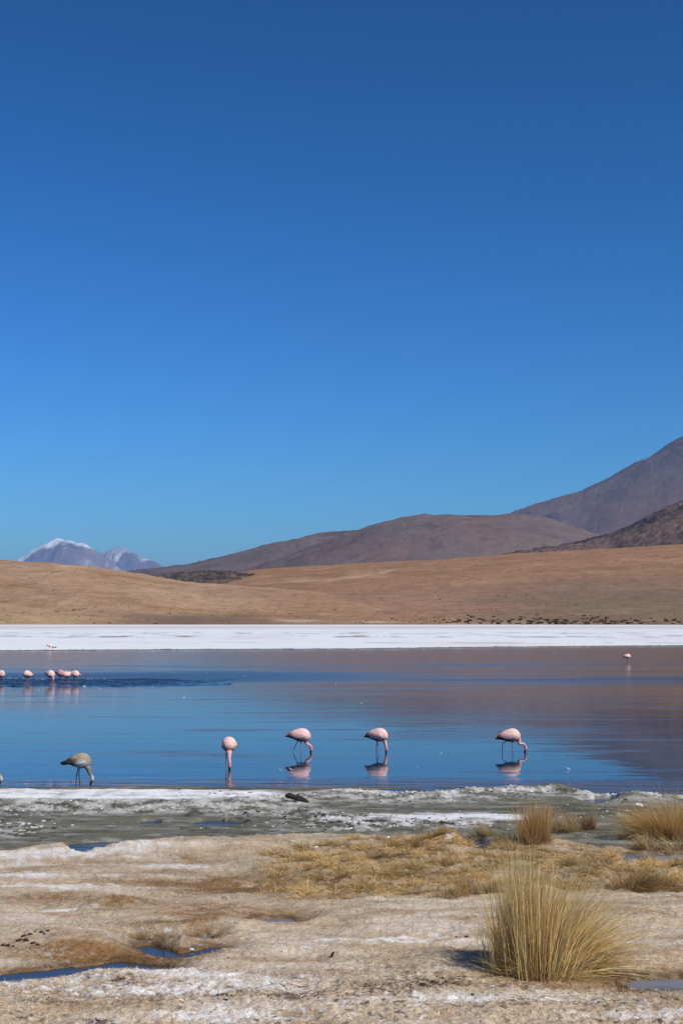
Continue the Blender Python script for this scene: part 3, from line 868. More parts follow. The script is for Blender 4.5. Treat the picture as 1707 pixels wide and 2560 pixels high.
def ground_z(x, y):
    a, d = np.arctan2(x, y), np.hypot(x, y)
    fi = np.interp(-d, -SH['D'], np.arange(len(SH['D'])))
    fj = np.clip((a - SH['az'][0]) / (SH['az'][1] - SH['az'][0]), 0, len(SH['az']) - 1.001)
    i = np.clip(np.floor(fi).astype(int), 0, len(SH['D']) - 2)
    j = np.floor(fj).astype(int)
    p, q = fi - i, fj - j
    Z = SH['Z']
    return (Z[i, j] * (1 - p) + Z[i + 1, j] * p) * (1 - q) + (Z[i, j + 1] * (1 - p) + Z[i + 1, j + 1] * p) * q

def on_ground(px, py):
    x, y = px_to_ground(px, py)
    for _ in range(8):
        z = float(ground_z(np.array(x), np.array(y)))
        nx, ny = G(px, py, z)
        x, y = 0.5 * (x + nx), 0.5 * (y + ny)
    return Vector((x, y, float(ground_z(np.array(x), np.array(y)))))

# pools lying in the turf: one sheet each at its own level
def pool(pts, hw, kind, k):
    W = []
    for px, py in pts:
        x, y = px_to_ground(px, py)
        W.append((x, y))
    lvl = min(float(turf_z(np.array(math.hypot(*w)))) for w in W) - 0.058 - 0.004 * (k % 3)
    L, Rr = [], []
    ext = [W[0]] + W + [W[-1]]
    for (px, py), (x, y) in zip(pts, W):
        s = 2.0 * hw
        x0, y0 = px_to_ground(px, py - s)
        x1, y1 = px_to_ground(px, py + s)
        L.append((x0, y0, lvl)); Rr.append((x1, y1, lvl))
    e = 0.10 if hw < 10 else 0.16
    L = [(L[0][0] - e, L[0][1], lvl)] + L + [(L[-1][0] + e, L[-1][1], lvl)]
    Rr = [(Rr[0][0] - e, Rr[0][1], lvl)] + Rr + [(Rr[-1][0] + e, Rr[-1][1], lvl)]
    n = len(L)
    V = np.array(L + Rr)
    F = np.array([[i, n + i, n + i + 1, i + 1] for i in range(n - 1)])
    o = mesh_np("ice_puddle" if kind == 'ice' else "pool", V, F, M_ICE if kind == 'ice' else M_POOL, smooth=False)
    tag(o, kind="structure")

for k_, p in enumerate(POOLS):
    pool(*p, k_)

# ================================================================== GRASS
STRAW = np.array([(0.64, 0.49, 0.24), (0.56, 0.40, 0.18), (0.72, 0.58, 0.33), (0.44, 0.30, 0.13), (0.33, 0.22, 0.10)])

def blades(root, dirv, length, width, bend, cols, nseg=4, droop=None):
    """curved tapering strips. root (n,3), dirv (n,3) unit, bend (n,3) = sideways shift at the tip; returns V, F, C"""
    n = len(root)
    side = np.cross(dirv, rng.normal(size=(n, 3)))
    side /= np.linalg.norm(side, axis=1)[:, None] + 1e-9
    V = np.zeros((n, (nseg + 1) * 2, 3))
    C = np.zeros((n, (nseg + 1) * 2, 3))
    for k in range(nseg + 1):
        t = k / nseg
        c = root + dirv * (length * t)[:, None] + bend * (t ** 2.2)
        w = (width * (1 - 0.85 * t))[:, None] * 0.5
        V[:, 2 * k] = c - side * w
        V[:, 2 * k + 1] = c + side * w
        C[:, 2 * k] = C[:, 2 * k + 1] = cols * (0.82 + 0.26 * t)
    base = np.arange(n)[:, None] * (nseg + 1) * 2
    F = np.concatenate([np.stack([base[:, 0] + 2 * k, base[:, 0] + 2 * k + 1, base[:, 0] + 2 * k + 3, base[:, 0] + 2 * k + 2], -1) for k in range(nseg)])
    return V.reshape(-1, 3), F, C.reshape(-1, 3)

def unit(v):
    return v / (np.linalg.norm(v, axis=1)[:, None] + 1e-9)

def straw_cols(n, tint=(1, 1, 1), dark=0.0):
    c = STRAW[rng.choice(len(STRAW), n, p=[.32, .24, .2, .14, .10])] * rng.uniform(0.8, 1.15, n)[:, None]
    return np.minimum(c * np.array(tint), 0.9) * (1 - dark)

def tussock(px, py, label, n, rad, length, lean=(0, 0), spread=0.35, tint=(1, 1, 1), nseg=4, width=0.0035, gravity=0.25, fan=None, thatch=500, stalks=0, squash=0.8, group=None, jit=0.20, lr=(0.3, 1.0)):
    """a bunch grass standing at the pixel's ground; fan(q) gives the lean for base position q in -1..1"""
    P = on_ground(px, py)
    ob = bpy.data.objects.new("grass_tussock", None)
    link(ob)
    ob.location = P
    tag(ob, label, "grass tussock", group)

    def gz(x, y):
        return ground_z(P.x + x, P.y + y) - P.z - 0.01

    nt_ = max(9, int(n / 70))
    ta = rng.uniform(0, 2 * np.pi, nt_)
    tq = np.sqrt(rng.uniform(0, 1, nt_))
    TX, TY = rad * tq * np.cos(ta), rad * squash * tq * np.sin(ta)
    TL = rng.normal(0, jit, (nt_, 2))
    TR = rng.uniform(0, 1, nt_)
    TH = rng.uniform(0.72, 1.05, nt_)
    TC = rng.uniform(0.72, 1.2, nt_)

    def bunch(n, ln, wd, ln_rng, name, kind, nseg, cols, grav, spread_, loose=1.0):
        k = rng.integers(0, nt_, n)
        br = rad * 0.20 * loose
        x = TX[k] + rng.normal(0, br, n)
        y = TY[k] + rng.normal(0, br * squash, n)
        L = ln * rng.uniform(*ln_rng, n) * TH[k]
        dx = lean[0] + spread_ * (x / rad) + rng.normal(0, jit * .55, n) + TL[k, 0] * .7
        dy = lean[1] + spread_ * (y / rad) + rng.normal(0, jit * .55, n) + TL[k, 1]
        if fan is not None:
            fx, fl = fan(x / rad, np.clip(0.65 * TR[k] + rng.uniform(0, .35, n), 0, 1))
            dx = dx + fx
            L = L * fl
        d = unit(np.stack([dx, dy, np.ones(n)], -1))
        hor = np.stack([d[:, 0], d[:, 1], np.zeros(n)], -1)
        g = grav * rng.uniform(.5, 1.6, n)
        bend = hor * (L * g * 1.2)[:, None] + np.stack([np.zeros(n), np.zeros(n), -np.linalg.norm(hor, axis=1) * L * g], -1)
        bend += rng.normal(0, 0.045, (n, 3)) * L[:, None]
        dead = rng.uniform(0, 1, n) < 0.10
        cols = np.where(dead[:, None], np.array([(0.30, 0.27, 0.22)]), cols * TC[k][:, None])
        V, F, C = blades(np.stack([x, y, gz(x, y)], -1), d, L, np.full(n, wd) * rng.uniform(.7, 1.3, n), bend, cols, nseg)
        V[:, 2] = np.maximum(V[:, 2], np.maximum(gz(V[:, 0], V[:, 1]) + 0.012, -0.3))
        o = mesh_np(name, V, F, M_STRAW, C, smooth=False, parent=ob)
        o["kind"] = "stuff"
        return o
    bunch(n, length, width, lr, "blades", "stuff", nseg, straw_cols(n, tint), gravity, spread)
    if thatch:
        bunch(thatch, length * 0.38, width * 0.9, (0.4, 1.0), "thatch", "stuff", 3, straw_cols(thatch, tint, 0.25), 0.5, max(spread * 2.6, .7), 1.25)
    if stalks:
        bunch(stalks, length * 1.22, width * 0.7, (0.8, 1.05), "seed_stalks", "stuff", 4, straw_cols(stalks, (1.02, 1.0, .95)), gravity * 0.6, spread * 0.6)
    return ob

# the big tussock in front: upright at the left, swept over at the right
def big_fan(q, r):
    t = np.clip((q + 0.10) / 1.10, 0, 1)
    lean = 2.7 * t ** 1.25 * (0.10 + 1.0 * r ** 1.4) - 0.10 * np.clip(-q - 0.55, 0, 1)
    return lean, (1.0 - 0.20 * np.clip(lean / 1.6, 0, 1)) * np.where(q < -0.6, 0.75, 1.0) * (1 - 0.22 * np.clip(q, 0, 1))
tussock(1342, 2428, "tall straw-coloured grass tussock in the foreground, swept over to the right", 4400, 0.225, 0.82, lean=(0.0, 0.03), spread=0.06, nseg=6, width=0.0046, gravity=0.30, fan=big_fan, thatch=2600, stalks=260, tint=(1.50, 1.38, 1.16), jit=0.075, lr=(0.38, 1.0))
# the others by the bank
tussock(1333, 2112, "upright rusty-gold grass tussock right behind the tall foreground tussock", 1900, 0.13, 0.56, spread=0.18, tint=(1.20, 1.02, 0.76), width=0.004, thatch=500, stalks=60)
tussock(1416, 2078, "pale yellow grass tussock on the bank with stalks arching to the left", 800, 0.14, 0.46, lean=(-0.55, 0), spread=0.35, tint=(1.05, 1.0, .92), width=0.004, gravity=0.5, thatch=400, stalks=40)
tussock(1472, 2074, "small thin brown grass tussock on the bank between two yellow ones", 320, 0.07, 0.34, spread=0.3, tint=(0.75, 0.62, 0.5), width=0.004, thatch=250, stalks=15)
tussock(1668, 2092, "bushy orange-gold grass tussock on the bank at the right picture edge", 4200, 0.30, 0.62, lean=(-0.10, -0.03), spread=0.6, tint=(1.26, 1.08, 0.74), width=0.0042, gravity=0.35, thatch=1400, stalks=90)
tussock(1598, 2096, "loose pale tussock with blades falling left beside the orange-gold bush", 700, 0.16, 0.36, lean=(-0.6, -0.1), spread=0.6, tint=(1.02, .98, .9), width=0.004, gravity=0.55, thatch=400)
tussock(1622, 2122, "short pale fan-shaped grass tussock in front of the orange-gold bush", 650, 0.10, 0.24, spread=0.8, tint=(1.06, 1.02, .95), width=0.0038, gravity=0.4, thatch=300)
tussock(1702, 2124, "pale grass tussock at the right picture edge just behind the ice", 700, 0.14, 0.28, spread=0.7, tint=(1.05, 1.02, .92), width=0.004, gravity=0.4, thatch=300)
tussock(1668, 2138, "tiny yellow grass tuft standing in the grey ice at the right", 200, 0.045, 0.14, spread=0.6, tint=(1.0, .95, .85), width=0.0038, thatch=80)
tussock(1204, 2092, "wispy yellow grass tussock at the gap in the bank", 330, 0.12, 0.28, lean=(-0.3, 0), spread=0.5, tint=(1.02, .98, .88), width=0.0038, gravity=0.5, thatch=300, stalks=25)
tussock(1262, 2104, "low brown-gold grass clump left of the rusty-gold tussock", 700, 0.20, 0.17, spread=0.7, tint=(.85, .75, .6), width=0.004, gravity=0.5, thatch=700)
tussock(1002, 2118, "low golden grass clump on the bank beside the rounded hummock", 700, 0.22, 0.15, spread=0.6, tint=(.9, .75, .55), width=0.004, thatch=600)
tussock(1592, 2222, "reclining brown grass tussock behind the swept blades at the right", 1300, 0.20, 0.30, lean=(0.35, 0), spread=0.8, tint=(.78, .66, .48), width=0.0038, gravity=0.5, thatch=700, stalks=20)
tussock(1668, 2222, "low gold grass clump at the right end of the dry grass", 500, 0.16, 0.15, spread=0.7, tint=(.95, .82, .55), width=0.0038, gravity=0.4, thatch=400)
tussock(1190, 2232, "low brown grass clump touching the left of the tall tussock", 800, 0.17, 0.19, spread=0.6, tint=(.8, .68, .5), width=0.0036, thatch=600)
tussock(1120, 2240, "low golden grass clump at the front edge of the dry grass", 600, 0.15, 0.15, spread=0.6, tint=(.95, .85, .65), width=0.0036, thatch=500)
tussock(940, 2185, "low pale grass clump in the middle of the dry grass", 500, 0.18, 0.12, spread=0.7, tint=(1.05, .98, .85), width=0.0036, thatch=400)

# short dead turf and the dry grass mat: nobody could count it
def scatter_turf():
    X, Y, Z = SH['X'], SH['Y'], SH['Z']
    ny, nx = X.shape
    Dm = np.hypot(X, Y)
    cell = np.abs(np.gradient(Dm, axis=0)) * Dm * (SH['az'][1] - SH['az'][0])
    inview = (Dm > 5.5) & (np.abs(np.broadcast_to(SH['az'], X.shape)) < 0.30)

    def pick(weight, n):
        w = (weight * cell * inview).ravel()
        idx = rng.choice(w.size, n, p=w / w.sum())
        jx = rng.uniform(-.5, .5, n)
        x, y = X.ravel()[idx], Y.ravel()[idx]
        d = np.hypot(x, y)
        x = x + jx * d * (SH['az'][1] - SH['az'][0])
        y = y + rng.uniform(-.5, .5, n) * 0.02
        return idx, x, y, ground_z(x, y) - 0.003

    def make(name, label, weight, n, hgt, wid, lean, colf, nseg, hmod=None):
        idx, x, y, z = pick(weight, n)
        d = unit(np.stack([rng.normal(0.0, lean, n), rng.normal(0, lean, n), np.ones(n)], -1))
        L = hgt * rng.uniform(0.45, 1.15, n)
        bend = np.stack([d[:, 0] * L * .8, d[:, 1] * L * .8, -np.hypot(d[:, 0], d[:, 1]) * L * .5], -1)
        if hmod is not None: L = L * (0.5 + 1.1 * hmod[idx])
        V, F, C = blades(np.stack([x, y, z], -1), d, L, wid * rng.uniform(.7, 1.3, n), bend, colf(idx, n), nseg)
        tag(mesh_np(name, V, F, M_STRAW, C, smooth=False), label, "grass", kind="stuff")
    tw = SH['turf'] * (1 - sm(0.2, 0.6, SH['wet']))
    base = SH['C'].reshape(-1, 3)
    make("short_turf", "short matted dead turf over the bank", tw * (0.35 + 0.65 * SH['rag'] + 0.5 * np.clip(SH['br'], 0, 1) + 0.6 * SH['wide']) * (1 - .45 * SH['salt']), 190000, 0.025, 0.0042, 0.9,
         lambda i, n: np.clip(base[i] * rng.uniform(0.7, 1.55, (n, 1)), 0.02, 0.85), 1)
    cl_ = fbm(X / 0.26, Y / 0.22, 3, 301)
    clump = sm(-0.02, 0.22, cl_) + 0.05
    tall = sm(0.0, 0.35, cl_).ravel()
    hue_ = fbm(X / 0.5, Y / 0.4, 3, 303).ravel()
    make("dry_grass_mat", "tangled straw-yellow dry grass mat between bank and tall tussock", tw * sm(0.25, 0.6, SH['yz']) * clump * (1 - sm(0.1, 0.4, SH['wet'])), 70000, 0.065, 0.0045, 0.8,
         lambda i, n: straw_cols(n, (1.18, 1.10, .98)) * (1.0 + 0.9 * np.clip(hue_[i], -.5, .4))[:, None] * np.where(hue_[i] < 0, 1, 1)[:, None], 2, tall)
scatter_turf()

# ================================================================== STONES, CLODS, DRIFTWOOD
def rock_mesh(name, seed, mat, flat=0.6, sub=2, rough=0.35):
    bm = bmesh.new()
    bmesh.ops.create_icosphere(bm, subdivisions=sub, radius=0.5)
    for v in bm.verts:
        p = v.co.normalized()
        k = 1 + rough * mnoise.noise(p * 1.7 + Vector((seed * 3.1, seed, 0))) + rough * .5 * mnoise.noise(p * 4.1 + Vector((seed, 0, seed)))
        v.co = p * 0.5 * k
        v.co.z *= flat
        if v.co.z < -0.15 * flat: v.co.z = -0.15 * flat
    me = bpy.data.meshes.new(name)
    bm.to_mesh(me)
    bm.free()
    for p in me.polygons: p.use_smooth = False
    me.materials.append(mat)
    return me

CLODS = [rock_mesh("clod", s, M_CLOD, .6, 2) for s in range(4)]
LUMPS = [rock_mesh("salt_lump", s + 9, M_PALE, .55, 2) for s in range(3)]
STONES = [rock_mesh("stone", s + 20, M_STONE, .55, 2) for s in range(3)]

def put(name, me, px, py, wpx, label, cat, group=None, sy=0.7, sz=1.0):
    P = on_ground(px, py)
    o = link(bpy.data.objects.new(name, me))
    s = wpx / FPX * math.hypot(P.x, P.y)
    o.location = P
    o.scale = (s, s * sy, s * sz)
    o.rotation_euler.z = random.uniform(-.5, .5)
    return tag(o, label, cat, group)

DL = "small dark clod on the salty turf hummock at the far left"
for i, (px, py, w) in enumerate([(62, 2341, 17), (76, 2337, 15), (52, 2350, 12), (66, 2351, 16), (84, 2358, 14), (8, 2364, 13), (21, 2364, 15), (105, 2331, 12), (121, 2327, 11), (112, 2335, 9), (45, 2352, 10), (95, 2363, 12), (34, 2366, 10), (88, 2329, 8)]):
    put("clod", CLODS[i % 4], px, py, w, DL, "clod", "dark clods on the left hummock")
put("stone", STONES[0], 560, 2245, 15, "small grey-green stone alone on the brown turf, left of the dry grass", "stone")
put("clod", CLODS[1], 571, 2395, 9, "tiny dark clod on the turf below the narrow pool", "clod")
put("clod", CLODS[2], 1140, 2343, 9, "small dark clod on pale turf, the left one of two", "clod")
put("clod", CLODS[3], 1167, 2342, 15, "flat olive-dark clod on pale turf, nearest the tall tussock", "clod", sz=.6)
put("clod", CLODS[0], 562, 2500, 22, "flat dark clod low in the foreground, left of centre", "clod", sz=.5)
put("clod", CLODS[1], 1055, 2462, 22, "brown-black clod in the litter below the tussock's shadow", "clod", sz=.7)
put("clod", CLODS[2], 1180, 2487, 14, "small dark clod at the right end of the dark litter", "clod", sz=.8)
put("salt_lump", LUMPS[0], 479, 2374, 15, "pale rounded lump at the near side of the pool", "lump")
put("salt_lump", LUMPS[1], 790, 2119, 16, "white salt lump on the bank, upper one of the pair", "lump")
put("salt_lump", LUMPS[2], 773, 2138, 14, "white salt lump on the bank, lower one of the pair", "lump")
put("salt_lump", LUMPS[0], 730, 2102, 17, "flat white salt flake near the bank edge", "lump", sz=.4)
put("salt_lump", LUMPS[1], 938, 2172, 20, "white salt lump lying in the dry grass", "lump", sz=.7)
put("salt_lump", LUMPS[2], 1594, 2015, 23, "bright white salt lump on the dark mud mound at the right", "lump", sz=1.0)

# crumbs too many and too small to count
def crumbs(name, label, spots, mat_cols, seed, frac=0.42):
    r2 = random.Random(seed)
    bm = bmesh.new(); bmesh.ops.create_icosphere(bm, subdivisions=1, radius=.5)
    V0 = np.array([v.co[:] for v in bm.verts]); F0 = np.array([[v.index for v in f.verts] for f in bm.faces]); bm.free()
    Vs, Fs, Cs, k = [], [], [], 0
    for cx, cy, rx, ry, n, s0, s1 in spots:
        for _ in range(int(n * frac)):
            px, py = cx + r2.gauss(0, rx), cy + r2.gauss(0, ry)
            x, y = px_to_ground(px, py)
            if not (5 < math.hypot(x, y) < 23.5): continue
            z = float(ground_z(np.array(x), np.array(y)))
            if z < 0.005: continue
            s = r2.uniform(s0, s1) * 0.8
            nz = 1 + 0.5 * np.array([mnoise.noise(Vector(v) * 5 + Vector((k, 0, 0))) for v in V0])[:, None]
            a = r2.uniform(0, 3.14)
            P = V0 * nz * s * np.array([r2.uniform(.8, 2.4), r2.uniform(.6, 1.2), r2.uniform(.3, .8)])
            P = np.stack([P[:, 0] * math.cos(a * .3) - P[:, 1] * math.sin(a * .3), P[:, 0] * math.sin(a * .3) + P[:, 1] * math.cos(a * .3), P[:, 2]], -1)
            Vs.append(P + np.array([x, y, z])); Fs.append(F0 + k); k += len(V0)
            c = np.array(r2.choice(mat_cols)) * r2.uniform(.7, 1.2)
            Cs.append(np.tile(c, (len(V0), 1)))
    tag(mesh_np(name, np.concatenate(Vs), np.concatenate(Fs), M_SHRUB, np.concatenate(Cs), smooth=False), label, "debris", kind="stuff")
DK = [(.045, .038, .03), (.075, .06, .045), (.03, .026, .022)]
WH = [(.66, .65, .63), (.52, .51, .48), (.72, .71, .69)]
crumbs("mud_crumbs", "dark crumbs strewn over the grey mud", [(640, 2035, 130, 8, 130, .015, .05), (760, 2046, 80, 8, 110, .02, .06), (900, 2066, 70, 9, 130, .02, .06), (1120, 2058, 120, 6, 120, .02, .05), (430, 2068, 90, 5, 60, .015, .04), (60, 2070, 70, 14, 80, .02, .05), (550, 1995, 60, 5, 40, .02, .06), (960, 2000, 160, 9, 110, .02, .05), (1290, 1985, 70, 9, 70, .02, .05), (1580, 2005, 50, 8, 80, .02, .05), (200, 2025, 180, 6, 120, .015, .04), (850, 2025, 400, 30, 160, .01, .03)], DK, 61)
crumbs("salt_flakes", "white salt flakes strewn over mud and bank", [(600, 2060, 120, 10, 60, .01, .035), (820, 2060, 60, 10, 80, .015, .05), (1000, 2050, 150, 12, 140, .015, .05), (1500, 2035, 60, 14, 60, .015, .05), (60, 2068, 70, 14, 90, .02, .06), (760, 2120, 40, 14, 50, .01, .035), (1180, 1980, 150, 7, 140, .02, .05), (880, 1988, 80, 8, 80, .02, .05), (150, 2018, 180, 8, 170, .015, .045), (450, 2018, 120, 9, 90, .015, .045), (940, 2098, 30, 6, 40, .01, .04), (480, 2460, 200, 22, 900, .003, .011), (520, 2530, 240, 14, 500, .003, .010), (1420, 2512, 200, 12, 500, .003, .010), (100, 2480, 100, 20, 400, .003, .010), (900, 2352, 120, 6, 160, .004, .012), (110, 2376, 40, 8, 160, .003, .010)], WH, 62)
crumbs("turf_litter", "dark plant litter strewn over the foreground turf", [(1080, 2464, 60, 9, 170, .006, .02), (950, 2484, 60, 8, 110, .006, .018), (730, 2496, 70, 5, 110, .006, .018), (250, 2553, 25, 4, 70, .006, .018), (320, 2465, 25, 6, 60, .005, .016), (110, 2506, 70, 8, 110, .005, .014), (560, 2500, 12, 3, 25, .006, .02), (600, 2480, 420, 45, 330, .003, .012), (1400, 2520, 220, 22, 170, .004, .014), (75, 2346, 32, 10, 50, .004, .012)], DK, 63, 0.9)

# a thin dark twig standing in the turf
def tube(bm, pts, rad, n=6):
    rings = []
    for i, p in enumerate(pts):
        a = pts[max(i - 1, 0)]; b = pts[min(i + 1, len(pts) - 1)]
        d = (b - a).normalized()
        u = d.orthogonal().normalized(); w = d.cross(u)
        r = rad[i]
        rings.append([bm.verts.new(p + (u * math.cos(t) + w * math.sin(t)) * r) for t in [2 * math.pi * k / n for k in range(n)]])
    for r0, r1 in zip(rings[:-1], rings[1:]):
        for k in range(n):
            bm.faces.new((r0[k], r0[(k + 1) % n], r1[(k + 1) % n], r1[k]))
    bm.faces.new(rings[0][::-1]); bm.faces.new(rings[-1])
    return rings

def bm_obj(name, bm, mat, parent=None, smooth=True):
    me = bpy.data.meshes.new(name)
    bmesh.ops.recalc_face_normals(bm, faces=bm.faces)
    bm.to_mesh(me); bm.free()
    me.materials.append(mat)
    for p in me.polygons: p.use_smooth = smooth
    return link(bpy.data.objects.new(name, me), parent)

P = on_ground(829, 2394)
bm = bmesh.new()
tube(bm, [Vector((-.012, 0, -.01)), Vector((.0, 0, .012)), Vector((.010, 0.004, .030)), Vector((.014, .004, .036))], [.006, .009, .008, .003])
o = bm_obj("twig", bm, M_WOOD); o.location = P
tag(o, "short dark twig sticking up from the pale turf", "twig")

# dark driftwood on the crust ridge
P = on_ground(742, 2003)
bm = bmesh.new()
a = [Vector((-.16, .03, .07)), Vector((-.10, .02, .075)), Vector((-.02, 0, .05)), Vector((.06, -.02, .03)), Vector((.13, -.04, .01)), Vector((.17, -.05, -.01))]
tube(bm, a, [.020, .038, .034, .040, .030, .014], 8)
tube(bm, [Vector((-.02, 0, .05)), Vector((.02, .03, .09)), Vector((.04, .05, .10))], [.018, .014, .006], 6)
for v in bm.verts:
    v.co += Vector((mnoise.noise(v.co * 30), mnoise.noise(v.co * 30 + Vector((5, 0, 0))), mnoise.noise(v.co * 30 + Vector((0, 9, 0))))) * 0.010
o = bm_obj("driftwood", bm, M_WOOD, smooth=False); o.location = P
tag(o, "black driftwood lying slantwise on the grey crust ridge by the lake", "driftwood")

# ================================================================== FAR SHRUBS
def shrub_mesh(seed, tris=1):
    bm = bmesh.new()
    r2 = random.Random(seed)
    for k in range(5):
        m = Matrix.Translation((r2.uniform(-.32, .32), r2.uniform(-.3, .3), r2.uniform(.12, .30))) @ Matrix.Diagonal((r2.uniform(.28, .42), r2.uniform(.28, .42), r2.uniform(.2, .34), 1))
        g = bmesh.ops.create_icosphere(bm, subdivisions=1, radius=1, matrix=m)
        for v in g['verts']:
            v.co += Vector((mnoise.noise(v.co * 9), mnoise.noise(v.co * 9 + Vector((4, 0, 0))), mnoise.noise(v.co * 9 + Vector((0, 4, 0))))) * .12
    me = bpy.data.meshes.new("shrub")
    bm.to_mesh(me); bm.free()
    me.materials.append(M_SHRUB)
    c = [(0.065, 0.046, 0.026), (0.10, 0.068, 0.032), (0.050, 0.036, 0.024), (0.13, 0.092, 0.045)][seed % 4]
    setcol(me, np.tile(np.array(c), (len(me.vertices), 1)))
    return me
SHM = [shrub_mesh(s) for s in range(8)]

def far_xy(px, py):
    """where the pixel meets the far slope"""
    dx, dy, dz = ray(px, py)
    l = math.hypot(dx, dy)
    for r in np.concatenate([np.arange(560, 900, 3.0), np.arange(900, 2400, 12.0)]):
        x, y = dx / l * r, dy / l * r
        if far_ground(x, y) >= EYE + dz / l * r:
            return x, y, r
    return None

def shrubs():
    spots = []
    r2 = random.Random(5)
    # thick belt at the right foot of the plain
    while len(spots) < 185:
        px = r2.triangular(1090, 1760, 1420)
        py = 1562 - abs(r2.gauss(0, 9)) - (1 if px < 1250 else 0)
        spots.append((px, py, r2.uniform(5, 13)))
    for _ in range(50):
        spots.append((r2.uniform(880, 1180), 1560 - abs(r2.gauss(0, 9)), r2.uniform(3, 6)))
    for px, py in [(138, 1529), (146, 1530), (184, 1527), (190, 1525), (200, 1526), (208, 1523), (216, 1522), (240, 1521), (60, 1535), (105, 1538), (236, 1560), (275, 1559), (575, 1557), (390, 1560), (640, 1526), (700, 1521), (838, 1525), (590, 1538), (725, 1535), (530, 1540), (425, 1535), (1244, 1490), (1263, 1492), (1315, 1489), (1100, 1500)]:
        spots.append((px, py, r2.uniform(4.5, 7)))
    n = 0
    for px, py, w in spots:
        h = far_xy(px, py)
        if not h: continue
        x, y, r = h
        s = w / FPX * r
        o = bpy.data.objects.new("shrub", SHM[n % 8])
        link(o)
        o.location = (x, y, far_ground(x, y) - 0.05 * s)
        o.scale = (s, s, s * r2.uniform(.6, .9))
        o.rotation_euler.z = r2.uniform(0, 6.28)
        if px > 1190: tag(o, "dark olive shrub in the belt at the right foot of the brown slope", "shrub", "shrubs in the right belt")
        elif px > 870: tag(o, "small dark shrub on the pale sand beyond the middle of the salt flat", "shrub", "shrubs on the pale sand")
        else: tag(o, "lone dark shrub on the sandy slope left of the shrub belt", "shrub", "lone shrubs on the left slope")
        n += 1
    # the rest too small to tell apart
    V0 = np.array([v.co[:] for v in SHM[0].vertices][:24]); F0 = np.array([p.vertices[:] for p in SHM[0].polygons][:40])
    Vs, Fs, Cs = [], [], []
    cnt = 0
    for _ in range(1500):
        a = r2.uniform(-.27, .27); r = r2.uniform(640, 1750) if r2.random() < .75 else r2.uniform(620, 760)
        x, y = r * math.sin(a), r * math.cos(a)
        s = r2.uniform(.4, 1.1) * (0.7 + r / 2500)
        Vs.append(V0 * s * np.array([1, 1, .7]) + np.array([x, y, far_ground(x, y) - .05]))
        Fs.append(F0 + cnt); cnt += len(V0)
        Cs.append(np.tile(np.array([(0.10, 0.072, 0.032), (0.15, 0.105, 0.05), (0.075, 0.055, 0.03)][r2.randrange(3)]), (len(V0), 1)))
    tag(mesh_np("distant_scrub", np.concatenate(Vs), np.concatenate(Fs), M_SHRUB, np.concatenate(Cs), smooth=False), "sparse scrub dotted over the brown slope", "scrub", kind="stuff")
shrubs()

# ================================================================== FLAMINGOS
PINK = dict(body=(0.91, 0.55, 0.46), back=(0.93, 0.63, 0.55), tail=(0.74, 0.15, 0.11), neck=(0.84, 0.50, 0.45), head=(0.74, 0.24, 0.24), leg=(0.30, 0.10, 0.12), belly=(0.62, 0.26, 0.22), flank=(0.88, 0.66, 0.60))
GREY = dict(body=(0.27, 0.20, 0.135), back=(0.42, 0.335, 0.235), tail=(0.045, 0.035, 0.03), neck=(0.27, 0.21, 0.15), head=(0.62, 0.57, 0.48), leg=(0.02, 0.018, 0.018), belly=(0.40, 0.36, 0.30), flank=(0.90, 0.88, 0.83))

def catmull(pts, n):
    """smooth polyline through 4-tuples (x, y, z, r)"""
    P = [np.array(p, float) for p in pts]
    P = [2 * P[0] - P[1]] + P + [2 * P[-1] - P[-2]]
    out = []
    for i in range(1, len(P) - 2):
        for k in range(n):
            t = k / n
            a, b, c, d = P[i - 1], P[i], P[i + 1], P[i + 2]
            out.append(0.5 * ((2 * b) + (-a + c) * t + (2 * a - 5 * b + 4 * c - d) * t * t + (-a + 3 * b - 3 * c + d) * t ** 3))
    out.append(P[-2])
    return out

# x along the bird, centre height, half height, half width (metres, body centre at 0, z 0 = body axis)
BODY = [(-0.30, -0.012, 0.006, 0.010), (-0.26, -0.006, 0.024, 0.024), (-0.20, 0.006, 0.050, 0.050), (-0.13, 0.010, 0.084, 0.080), (-0.05, 0.006, 0.113, 0.102), (0.03, 0.0, 0.132, 0.115),
        (0.10, -0.002, 0.128, 0.112), (0.155, -0.010, 0.106, 0.094), (0.195, -0.022, 0.070, 0.064), (0.215, -0.03, 0.02, 0.02)]

